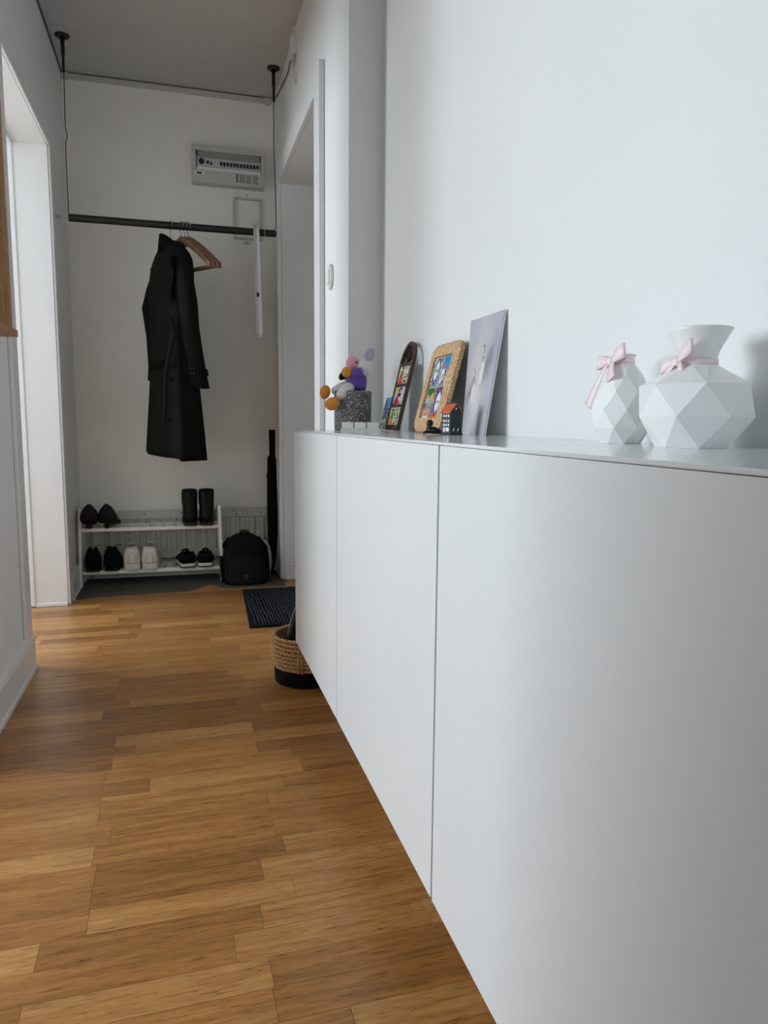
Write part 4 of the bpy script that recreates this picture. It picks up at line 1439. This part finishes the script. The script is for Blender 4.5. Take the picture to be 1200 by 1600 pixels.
# ------------------------------------------------------------------ shoehorn over the rail
t = thing('shoehorn', 'long white plastic shoehorn hooked over the right end of the rail', 'shoehorn', (.383, RY - .03, 1.24))
b = nb()
rings = []
for i in range(22):
    q = i / 21
    z = 1.772 - q * .528
    cx = .378 + .010 * q
    w = .0125 + .004 * math.sin(q * PI * .9) + (.002 if q > .85 else 0)
    if q > .97:
        w *= .75
    dp = .010
    row = []
    for k in range(9):
        s_ = -1 + 2 * k / 8
        row.append((cx + w * s_, RY - .030 + dp * (1 - s_ * s_) * .9, z))
    rings.append(row)
loft(b, rings, False, False, closed=False)
body = mk('blade', b, 'horn', t, smooth=True, solid=0.0025)
b = nb()
rings = []
for i in range(9):
    a = R(200) * i / 8
    rings.append([(.366, RY - .0005 - .0285 * math.cos(a), 1.768 + .0165 * math.sin(a)), (.390, RY - .0005 - .0285 * math.cos(a), 1.768 + .0165 * math.sin(a))])
loft(b, rings, False, False, closed=False)
mk('hook', b, 'horn', t, smooth=True, solid=0.0025)
mk('dark_label', box(nb(), .377, .388, RY - .0245, RY - .0205, 1.437, 1.458), 'ink_black', t)
b = nb(); tube(b, [(.446 + .030 * math.cos(a), RY - .030, 1.738 + .030 * math.sin(a)) for a in [2 * PI * k / 24 for k in range(24)]], .0011, 6, closed=True)
tag(mk('cord_loop', b, 'whitecable', smooth=True), 'thin pale loop of cord around the right end of the rail', 'cord')

# ------------------------------------------------------------------ radiator
t = thing('radiator', 'low white ribbed radiator on the far wall behind the shoe rack', 'radiator', (0, YF, .1))
rx0, rx1 = -.395, .460
mk('panel', box(nb(), rx0, rx1, YF - .040, YF - .012, .105, .345), 'rad', t, bevel=0.003)
mk('top_rail', box(nb(), rx0 - .004, rx1 + .006, YF - .052, YF - .010, .318, .362), 'rad', t, bevel=0.004)
mk('bottom_rail', box(nb(), rx0, rx1, YF - .050, YF - .038, .105, .150), 'rad', t, bevel=0.003)
nr = 16
for i in range(nr):
    x = rx0 + .012 + (rx1 - rx0 - .024) * (i + .5) / nr
    b = nb()
    rings = [[(x - .0165, YF - .040, z), (x - .012, YF - .049, z), (x + .012, YF - .049, z), (x + .0165, YF - .040, z)] for z in (.15, .318)]
    loft(b, rings)
    mk('rib', b, 'rad', t)
for x, z in ((.272, .350), (.284, .333), (.336, .350), (.347, .334), (.415, .342), (-.19, .345), (.0, .348)):
    b = nb(); tube(b, [(x, YF - .0515, z), (x, YF - .0535, z)], .0038, 8)
    mk('screw', b, 'cable', t)
for x in (-.33, .42):
    mk('bracket', box(nb(), x - .012, x + .012, YF - .012, YF, .14, .33), 'rad', t)
b = nb(); tube(b, [(-.46, YF - .03, 0), (-.46, YF - .03, .30), (-.43, YF - .03, .325), (-.395, YF - .03, .325)], .008, 10)
mk('pipe', b, 'rad', t, smooth=True)

# ------------------------------------------------------------------ floor coverings at the far end
b = nb()
front = [(-.495, 3.565), (-.33, 3.585), (-.10, 3.605), (.035, 3.615), (.075, 3.665), (.105, 3.715), (.130, 3.735), (.155, 3.705), (.180, 3.650), (.25, 3.625), (.38, 3.625), (.505, 3.63)]
poly = [(x, y, .0005) for x, y in front] + [(.505, YF - .022, .0005), (-.495, YF - .022, .0005)]
prism(b, poly, (0, 0, .003))
tag(mk('floor_mat', b, 'greymat'), 'thin grey mat with a wavy front edge under the shoe rack', 'mat')

b = nb()
t = thing('doormat', 'dark blue-black doormat lying in front of the entrance recess', 'doormat', (.49, 3.22, 0))
x0, x1, y0, y1 = .258, .735, 2.885, 3.560
hexa(b, [(x0 - .005, y0, .0006), (x1, y0, .0006), (x1, y1, .0006), (x0 + .022, y1, .0006), (x0 - .005, y0, .008), (x1, y0, .008), (x1, y1, .008), (x0 + .022, y1, .008)])
mk('border', b, 'bag', t, bevel=0.002)
b = nb()
rnd = random.Random(4)
nrow = 34
for i in range(nrow):
    x = x0 + .026 + (x1 - x0 - .034) * i / (nrow - 1)
    pts = []
    for j in range(14):
        q = j / 13
        pts.append((x + rnd.uniform(-.0025, .0025), y0 + .02 + (y1 - y0 - .04) * q, .0082 + rnd.uniform(0, .0016)))
    tube(b, pts, .0036, 5)
mk('pile_rib', b, 'doormat', t, smooth=True)

# ------------------------------------------------------------------ shoe rack
RX0, RX1, RF, RB = -.488, .190, 3.795, 3.945
t = thing('shoe_rack', 'white two-tier slatted shoe rack before the radiator', 'shoe rack', (-.15, 3.87, 0))
S1, S2 = .086, .302
for x in (RX0, RX1):
    sgn = -1 if x < 0 else 1
    for y in (RF, RB):
        b = nb()
        tp = .402 if y == RF else .395
        hexa(b, [(x - .008 + sgn * .006, y - .010, .0036), (x + .008 + sgn * .006, y - .010, .0036), (x + .008 + sgn * .006, y + .010, .0036), (x - .008 + sgn * .006, y + .010, .0036),
                 (x - .008 - sgn * .004, y - .010, tp), (x + .008 - sgn * .004, y - .010, tp), (x + .008 - sgn * .004, y + .010, tp), (x - .008 - sgn * .004, y + .010, tp)])
        mk('leg', b, 'rack', t, bevel=0.002)
    mk('side_rail', box(nb(), x - .007 - sgn * .004, x + .007 - sgn * .004, RF + .010, RB - .010, .372, .392), 'rack', t, bevel=0.002)
for z in (S1, S2):
    sx0, sx1 = RX0 + .006, RX1 - .006
    mk('front_bar', box(nb(), sx0, sx1, RF - .011, RF + .006, z - .017, z + .001), 'rack', t, bevel=0.0015)
    mk('back_bar', box(nb(), sx0, sx1, RB - .012, RB + .004, z - .015, z + .001), 'rack', t, bevel=0.0015)
    ns = 12
    pitch = (sx1 - sx0) / ns
    for i in range(ns):
        xa = sx0 + pitch * i + .010
        mk('slat', box(nb(), xa, xa + pitch - .020, RF + .006, RB - .012, z - .010, z), 'rack', t, bevel=0.001)


# ------------------------------------------------------------------ shoes
def shell(b, secs, n=14):
    """U-shaped shell open at the top: secs = (y, half width, z bottom, rim height, half gap at the rim)."""
    rings = []
    for (y, w, zb, h, g) in secs:
        row = []
        for k in range(n + 1):
            s_ = -1 + 2 * k / n          # -1 left rim .. 0 bottom .. +1 right rim
            a = abs(s_)
            if a < .35:
                x, z = w * (a / .35), zb
            else:
                q = (a - .35) / .65
                wx = w + .004 * math.sin(q * PI)
                x = wx + (g - wx) * q ** 2.2
                z = zb + (h - zb) * q ** .85
            row.append((math.copysign(x, s_) if s_ else 0, y, z))
        rings.append(row)
    rv = [[b.verts.new(p) for p in r] for r in rings]
    for A, B in zip(rv, rv[1:]):
        for i in range(n):
            b.faces.new((A[i], A[i + 1], B[i + 1], B[i]))
    b.faces.new(rv[0])
    b.faces.new(rv[-1][::-1])
    return b


def outline(b, pts, z0, z1, grow=0.0):
    """Sole from (y, half width) pairs."""
    L = [(-w - grow, y) for y, w in pts] + [(w + grow, y) for y, w in reversed(pts)]
    prism(b, [(x, y, z0) for x, y in L], (0, 0, z1 - z0))
    return b


SOLE = [(-.003, .018), (.004, .027), (.03, .031), (.07, .029), (.11, .031), (.15, .034), (.18, .029), (.197, .018), (.203, .006)]


def make_shoe(kind, name, label, x, y, z, rz, group, sx=1.0):
    t = thing(name, label, 'shoe' if kind != 'boot' else 'boot', (x, y, z), rz, group)
    if kind == 'sneaker':
        b = nb(); outline(b, SOLE, 0, .026, .006)
        mk('sole', b, 'sole_white', t, local=True, bevel=0.004)
        b = nb()
        shell(b, [(0, .022, .018, .088, .018), (.004, .030, .018, .093, .022), (.02, .034, .018, .088, .026), (.05, .035, .018, .076, .024), (.08, .034, .018, .080, .012), (.11, .035, .018, .074, .004), (.14, .037, .018, .056, .001), (.17, .033, .018, .042, .001), (.195, .020, .018, .030, .001)])
        mk('upper', b, 'whiteshoe', t, smooth=True, local=True, solid=0.004)
        b = nb()
        rings = [[(-.016, yy, zz), (0, yy - .002, zz + .005), (.016, yy, zz)] for yy, zz in ((.074, .100), (.09, .094), (.12, .076), (.14, .06))]
        loft(b, rings, False, False, closed=False)
        mk('tongue', b, 'whiteshoe', t, smooth=True, local=True, solid=0.005)
        b = nb()
        prism(b, [(-.013, -.0055, .030), (.013, -.0055, .030), (.011, -.0045, .062), (.006, -.004, .066), (-.006, -.004, .066), (-.011, -.0045, .062)], (0, .004, 0))
        mk('heel_patch', b, 'sole_white', t, local=True, bevel=0.001)
        for q in range(4):
            b = nb(); yy, zz = .086 + q * .014, .100 - q * .0085
            tube(b, [(-.020, yy, zz - .010), (0, yy, zz), (.020, yy, zz - .010)], .0022, 6)
            mk('lace', b, 'sole_white', t, smooth=True, local=True)
        b = nb(); tube(b, [(-.024, .012, .090), (-.018, .001, .091), (-.008, -.001, .092), (.008, -.001, .092), (.018, .001, .091), (.024, .012, .090)], .0040, 8)
        mk('collar_padding', b, 'whiteshoe', t, smooth=True, local=True)
    elif kind == 'runner':
        b = nb(); outline(b, SOLE, .004, .020, .006)
        mk('midsole', b, 'sole_white', t, local=True, bevel=0.004)
        b = nb(); outline(b, SOLE, 0, .006, .007)
        mk('outsole', b, 'sole_black', t, local=True, bevel=0.001)
        b = nb()
        shell(b, [(0, .022, .018, .062, .014), (.004, .031, .018, .074, .020), (.02, .036, .018, .072, .024), (.05, .037, .018, .062, .022), (.08, .036, .018, .066, .010), (.11, .036, .018, .062, .003), (.14, .037, .018, .050, .001), (.17, .033, .018, .040, .001), (.195, .020, .018, .028, .001)])
        mk('upper', b, 'suede', t, smooth=True, local=True, solid=0.004)
        b = nb()
        rings = [[(-.015, yy, zz), (0, yy, zz + .005), (.015, yy, zz)] for yy, zz in ((.075, .070), (.09, .068), (.12, .060))]
        loft(b, rings, False, False, closed=False)
        mk('tongue', b, 'suede', t, smooth=True, local=True, solid=0.005)
    elif kind == 'ankle':
        b = nb(); outline(b, SOLE, 0, .016, .005)
        mk('sole', b, 'sole_black', t, local=True, bevel=0.003)
        b = nb()
        shell(b, [(-.002, .020, .012, .116, .010), (.003, .030, .012, .122, .013), (.02, .036, .012, .122, .016), (.05, .037, .012, .118, .016), (.075, .036, .012, .112, .008), (.10, .035, .012, .090, .002), (.13, .036, .012, .066, .001), (.17, .033, .012, .046, .001), (.195, .020, .012, .032, .001)])
        mk('upper', b, 'suede', t, smooth=True, local=True, solid=0.004)
        b = nb(); tube(b, [(.006, .060, .118), (.020, .052, .125), (.034, .05, .124), (.044, .054, .125)], .0016, 6)
        mk('lace', b, 'sole_black', t, smooth=True, local=True)
    elif kind == 'boot':
        b = nb(); outline(b, SOLE, 0, .018, .004)
        b2 = mk('sole', b, 'sole_black', t, local=True, bevel=0.003)
        b = nb()
        nn = 24
        rings = []
        for z_, w_, y0_, y1_ in ((.014, .034, -.003, .13), (.05, .036, -.004, .125), (.075, .037, -.002, .112), (.11, .037, .000, .098), (.150, .0385, -.001, .098), (.176, .0395, -.002, .100), (.180, .0385, .000, .098), (.176, .036, .004, .094), (.12, .033, .008, .090)):
            yc_, hy_ = (y0_ + y1_) / 2, (y1_ - y0_) / 2
            rings.append([(w_ * math.copysign(abs(math.cos(a)) ** .75, math.cos(a)), yc_ + hy_ * math.copysign(abs(math.sin(a)) ** .75, math.sin(a)), z_ + (.004 * math.sin(a) if z_ > .17 else 0)) for a in [2 * PI * k / nn for k in range(nn)]])
        loft(b, rings)
        shell(b, [(.05, .035, .014, .075, .004), (.09, .036, .014, .082, .003), (.115, .036, .014, .074, .001), (.14, .036, .014, .062, .001), (.17, .033, .014, .050, .001), (.195, .020, .014, .036, .001)])
        mk('upper', b, 'leather', t, smooth=True, local=True)
        b = nb(); box(b, -.008, .008, -.006, -.003, .150, .186)
        mk('pull_tab', b, 'suede', t, local=True, bevel=0.001)
        b = nb(); box(b, -.0400, -.0365, .035, .060, .11, .170)
        mk('elastic_side', b, 'suede', t, local=True)
    elif kind == 'pump':
        b = nb()
        rings = []
        prof = [(0, .018, .052), (.006, .024, .053), (.03, .027, .052), (.06, .025, .044), (.09, .027, .026), (.12, .031, .010), (.15, .031, .004), (.18, .022, .003), (.198, .008, .004)]
        for yy, w, z0 in prof:
            rings.append([(-w, yy, z0), (w, yy, z0), (w, yy, z0 + .004), (-w, yy, z0 + .004)])
        loft(b, rings)
        mk('sole', b, 'sole_black', t, local=True)
        b = nb()
        shell(b, [(-.001, .030, .030, .118, .001), (.003, .038, .028, .124, .001), (.012, .041, .028, .122, .004), (.03, .042, .028, .104, .022), (.06, .038, .030, .076, .026), (.09, .034, .026, .058, .024), (.12, .034, .012, .046, .016), (.15, .032, .006, .042, .001), (.18, .022, .005, .030, .001), (.198, .007, .005, .016, .001)])
        mk('upper', b, 'leather', t, smooth=True, local=True, solid=0.003)
        b = nb()
        hexa(b, [(-.009, .004, 0), (.009, .004, 0), (.008, .020, 0), (-.008, .020, 0), (-.018, .000, .054), (.018, .000, .054), (.018, .032, .053), (-.018, .032, .053)])
        mk('heel', b, 'leather', t, local=True, bevel=0.002)
    t.scale = {'sneaker': (1.10, 1, 1.24), 'runner': (1.06, 1, 1.16)}.get(kind, (1, 1, 1))
    return t


SY0 = RF - .030
make_shoe('pump', 'heeled_shoe', 'black heeled shoe at the left end of the top shelf', -.438, SY0, S2 + .001, R(6), 'black heeled shoes')
make_shoe('pump', 'heeled_shoe', 'black heeled shoe on the top shelf, right one of its pair', -.362, SY0, S2 + .001, R(-10), 'black heeled shoes')
make_shoe('boot', 'ankle_boot', 'left boot of the tall black pair on the top shelf', .042, SY0, S2 + .001, R(2), 'black ankle boots')
make_shoe('boot', 'ankle_boot', 'right boot of the tall black pair beside the rack end', .122, SY0, S2 + .001, R(-2), 'black ankle boots')
make_shoe('ankle', 'lace_up_shoe', 'black lace-up shoe at the left end of the bottom shelf', -.430, SY0, S1 + .001, R(5), 'black lace-up shoes')
make_shoe('ankle', 'lace_up_shoe', 'black lace-up shoe next to the white sneakers', -.348, SY0, S1 + .001, R(-8), 'black lace-up shoes')
make_shoe('sneaker', 'white_sneaker', 'left white sneaker on the bottom shelf, heel outwards', -.246, SY0, S1 + .001, R(5), 'white sneakers')
make_shoe('sneaker', 'white_sneaker', 'right white sneaker on the bottom shelf, heel outwards', -.163, SY0, S1 + .001, R(-4), 'white sneakers')
make_shoe('runner', 'black_trainer', 'left black trainer with white sole on the bottom shelf', .026, SY0, S1 + .001, R(9), 'black trainers')
make_shoe('runner', 'black_trainer', 'right black trainer with white sole on the bottom shelf', .110, SY0, S1 + .001, R(-3), 'black trainers')

# ------------------------------------------------------------------ backpack
BGX, BGY = .310, 3.665
t = thing('backpack', 'black backpack with small ring emblem on the floor beside the shoe rack', 'backpack', (BGX, BGY + .09, .004))


def dome(w, h, top_r, n=26, flat=.35):
    """Rounded-top outline, (x, z)."""
    out = [(-w * .96, 0), (-w, h * .12), (-w * 1.0, h * flat)]
    for i in range(1, n):
        a = PI - PI * i / n
        out.append((w * math.copysign(abs(math.cos(a)) ** .8, math.cos(a)), h * flat + (h - h * flat) * math.sin(a) ** .85))
    out += [(w * 1.0, h * flat), (w, h * .12), (w * .96, 0)]
    return out


b = nb()
rings = []
for q, (yy, f) in enumerate(((-.002, .80), (.008, .93), (.025, .99), (.06, 1.0), (.11, 1.0), (.14, .97), (.152, .86))):
    rings.append([(BGX + x * f, BGY + .02 + yy + .012 * (z / .26), .005 + z * (f if z > .1 else 1)) for x, z in dome(.112, .252, .1)])
loft(b, rings)
mk('main_body', b, 'bag', t, smooth=True)
b = nb()
rings = []
for yy, f in ((-.026, .82), (-.018, .95), (-.004, 1.0), (.030, 1.0)):
    rings.append([(BGX + .006 + x * f, BGY + .02 + yy + .02 * (z / .17), .006 + z * f) for x, z in dome(.085, .156, .1, 22, .45)])
loft(b, rings)
pk = mk('front_pocket', b, 'bagpocket', t, smooth=True)
b = nb()
pts = [(BGX + .006 + x * 1.0, BGY + .012 + .02 * (z / .17), .006 + z * 1.0) for x, z in dome(.087, .160, .1, 22, .45)]
tube(b, pts, .0026, 6)
mk('pocket_zip', b, 'sole_black', pk, smooth=True)
b = nb()
tube(b, [(BGX - .001 + .0075 * math.cos(a), BGY - .0055, .050 + .0075 * math.sin(a)) for a in [2 * PI * k / 20 for k in range(20)]], .0011, 6, closed=True)
mk('ring_emblem', b, 'strap', pk, label='pale ring emblem')
b = nb()
tube(b, [(BGX - .022, BGY + .10, .250), (BGX - .018, BGY + .095, .268), (BGX, BGY + .092, .273), (BGX + .018, BGY + .095, .268), (BGX + .022, BGY + .10, .250)], .0065, 8)
mk('grab_handle', b, 'sole_black', t, smooth=True)
for sg in (-1, 1):
    b = nb()
    tube(b, [(BGX + sg * .075, BGY + .165, .225), (BGX + sg * .118, BGY + .150, .17), (BGX + sg * .120, BGY + .09, .08), (BGX + sg * .116, BGY + .05, .014)], [.009, .010, .008, .006], 8)
    mk('side_strap', b, 'bag', t, smooth=True)

# white crumpled bag piece peeking out behind the backpack
b = nb()
rings = []
for i, (z, w) in enumerate(((.004, .030), (.06, .036), (.12, .034), (.165, .026), (.195, .012))):
    rings.append([(.428 + w * math.cos(a) * (1 + .16 * math.sin(3 * a + i)), 3.895 + w * .6 * math.sin(a) * (1 + .16 * math.cos(2 * a + i)), z) for a in [2 * PI * k / 14 for k in range(14)]])
loft(b, rings)
tag(mk('paper_bag', b, 'card_edge', smooth=True), 'small crumpled white bag peeking out behind the backpack', 'bag')

# ------------------------------------------------------------------ umbrella in the corner
t = thing('folded_umbrella', 'long black folded umbrella standing in the far right corner', 'umbrella', (.478, 3.93, .004))
b = nb()
n = 18
rings = []
for z, w, d_, ox in ((.004, .010, .010, -.008), (.05, .015, .013, -.007), (.10, .022, .018, -.005), (.22, .027, .022, -.001), (.36, .0285, .023, 0), (.50, .0265, .022, .001), (.60, .0245, .020, .001), (.64, .0235, .019, .000), (.655, .015, .014, -.001)):
    rings.append([(.477 + ox + w * math.cos(2 * PI * k / n) * (1 + .10 * math.cos(3 * 2 * PI * k / n + z * 6)), 3.925 + d_ * math.sin(2 * PI * k / n), z) for k in range(n)])
loft(b, rings)
mk('canopy', b, 'umbrella', t, smooth=True)
b = nb()
rings = []
for z, w, d_ in ((.64, .015, .012), (.70, .016, .012), (.76, .0165, .012), (.788, .017, .012), (.792, .0155, .010)):
    rings.append([(.479 + w * sx, 3.925 + d_ * sy, z) for sx, sy in ((-1, -.6), (-.7, -1), (.7, -1), (1, -.6), (1, .6), (.7, 1), (-.7, 1), (-1, .6))])
loft(b, rings)
mk('handle', b, 'umbrella', t)
b = nb(); tube(b, [(.452, 3.915, .560), (.447, 3.908, .548), (.450, 3.91, .530)], .004, 6)
mk('closing_strap', b, 'sole_black', t, smooth=True)
b = nb(); tube(b, [(.469, 3.925, .0042), (.469, 3.925, .02)], [.004, .006], 8)
mk('tip', b, 'chrome', t, smooth=True)

# ------------------------------------------------------------------ basket
KX, KY = .382, 2.262
t = thing('woven_basket', 'round seagrass basket with black base beside the cabinet end', 'basket', (KX, KY, 0))
rb_, rt_ = .110, .113
b = nb()
lathe(b, [(.096, .002), (.104, .006), (.1065, .050), (.1050, .054), (.098, .054), (.097, .010), (.001, .010)], 48, (KX, KY, 0), True, True)
mk('base', b, 'basket_black', t, smooth=False)


def rope_ring(r, tr, count=46):
    """A coil of plaited grass: slanted plump strands laid one after another round a ring (local)."""
    b = nb()
    for i in range(count):
        a = 2 * PI * i / count
        c = Vector((r * math.cos(a), r * math.sin(a), 0))
        tang = Vector((-math.sin(a), math.cos(a), 0))
        out = Vector((math.cos(a), math.sin(a), 0))
        ax = (tang * .93 + Vector((0, 0, .36))).normalized()
        side = out
        up = ax.cross(side)
        L = tr * 1.55
        rings = []
        for q, f in ((-1, .35), (-.55, .85), (0, 1), (.55, .85), (1, .35)):
            rings.append([c + ax * (L * q) + (side * math.cos(t_) * .80 + up * math.sin(t_) * .62) * (tr * f) for t_ in [2 * PI * k / 6 for k in range(6)]])
        loft(b, rings)
    return b


nco = 8
proto = mk('rope_coil', rope_ring(.1050, .0082, 46), 'rope', t, smooth=True, local=True)
proto.location = (0, 0, .060)
for i in range(1, nco):
    c = proto.copy()
    COL.objects.link(c)
    c.location = (0, 0, .060 + .0133 * i)
    c.rotation_euler = (0, 0, .37 * i)
    s_ = 1 + .045 * math.sin(PI * i / (nco - 1)) + .01 * i / nco
    c.scale = (s_, s_, 1)
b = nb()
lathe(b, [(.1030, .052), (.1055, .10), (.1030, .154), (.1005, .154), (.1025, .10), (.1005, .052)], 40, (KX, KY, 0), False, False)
mk('lining', b, 'rope_gap_shade', t, smooth=True)  # dark backing so the gaps between coils read as shaded
b = nb()
for sgn in (0,):
    ang0 = R(250)
    for da in (-.05, .05):
        tube(b, [(KX + .1145 * math.cos(ang0 + da * (1 - z * 3)), KY + .1145 * math.sin(ang0 + da * (1 - z * 3)), .056 + z) for z in (0, .03, .06, .085)], .004, 6)
mk('handle_braid', b, 'rope', t, smooth=True)
# black bag inside with a thin strap
t = thing('black_pouch', 'black bag with thin grey strap standing inside the basket', 'bag', (KX + .03, KY, .012))
b = nb()
rings = []
for z, w, d_ in ((.0125, .055, .05), (.05, .066, .06), (.12, .066, .058), (.165, .060, .05), (.212, .048, .036), (.238, .034, .022), (.246, .020, .010)):
    rings.append([(KX + .006 + w * math.cos(a) * (1 + .04 * math.sin(4 * a)), KY + .005 + d_ * math.sin(a), z) for a in [2 * PI * k / 22 for k in range(22)]])
loft(b, rings)
mk('pouch_body', b, 'bag', t, smooth=True)
b = nb(); tube(b, [(KX - .064, KY - .010, .140), (KX - .062, KY - .012, .165), (KX - .054, KY - .010, .195), (KX - .044, KY - .010, .228), (KX - .028, KY - .005, .262), (KX - .0, KY, .278), (KX + .03, KY, .25)], .0028, 8)
mk('thin_strap', b, 'strap', t, smooth=True)

# ------------------------------------------------------------------ mirror on the left wall
MY0, MY1, MZ0, MZ1 = 2.02, 2.385, 1.098, 1.742
t = thing('wall_mirror', 'oak framed mirror with small shelf on the left wall', 'mirror', (XL, (MY0 + MY1) / 2, MZ0))
fx = XL + .045
for y0, y1 in ((MY0, MY0 + .018), (MY1 - .018, MY1)):
    mk('stile', box(nb(), XL, fx, y0, y1, MZ0, MZ1), 'mirrorwood', t, bevel=0.002)
mk('top_rail', box(nb(), XL, fx, MY0 + .018, MY1 - .018, MZ1 - .018, MZ1), 'mirrorwood', t, bevel=0.002)
mk('shelf', box(nb(), XL, XL + .058, MY0 - .002, MY1 + .002, MZ0 - .020, MZ0), 'mirrorwood', t, bevel=0.002)
mk('glass', box(nb(), XL + .012, XL + .018, MY0 + .018, MY1 - .018, MZ0, MZ1 - .018), 'mirror', t)

# small knob on the left wall near the rail
b = nb(); tube(b, [(XL, 3.62, 1.735), (XL + .014, 3.62, 1.735), (XL + .020, 3.62, 1.735)], [.006, .006, .010], 12)
tag(mk('coat_hook', b, 'rad', smooth=True), 'small grey hook on the left wall beside the rail end', 'hook')
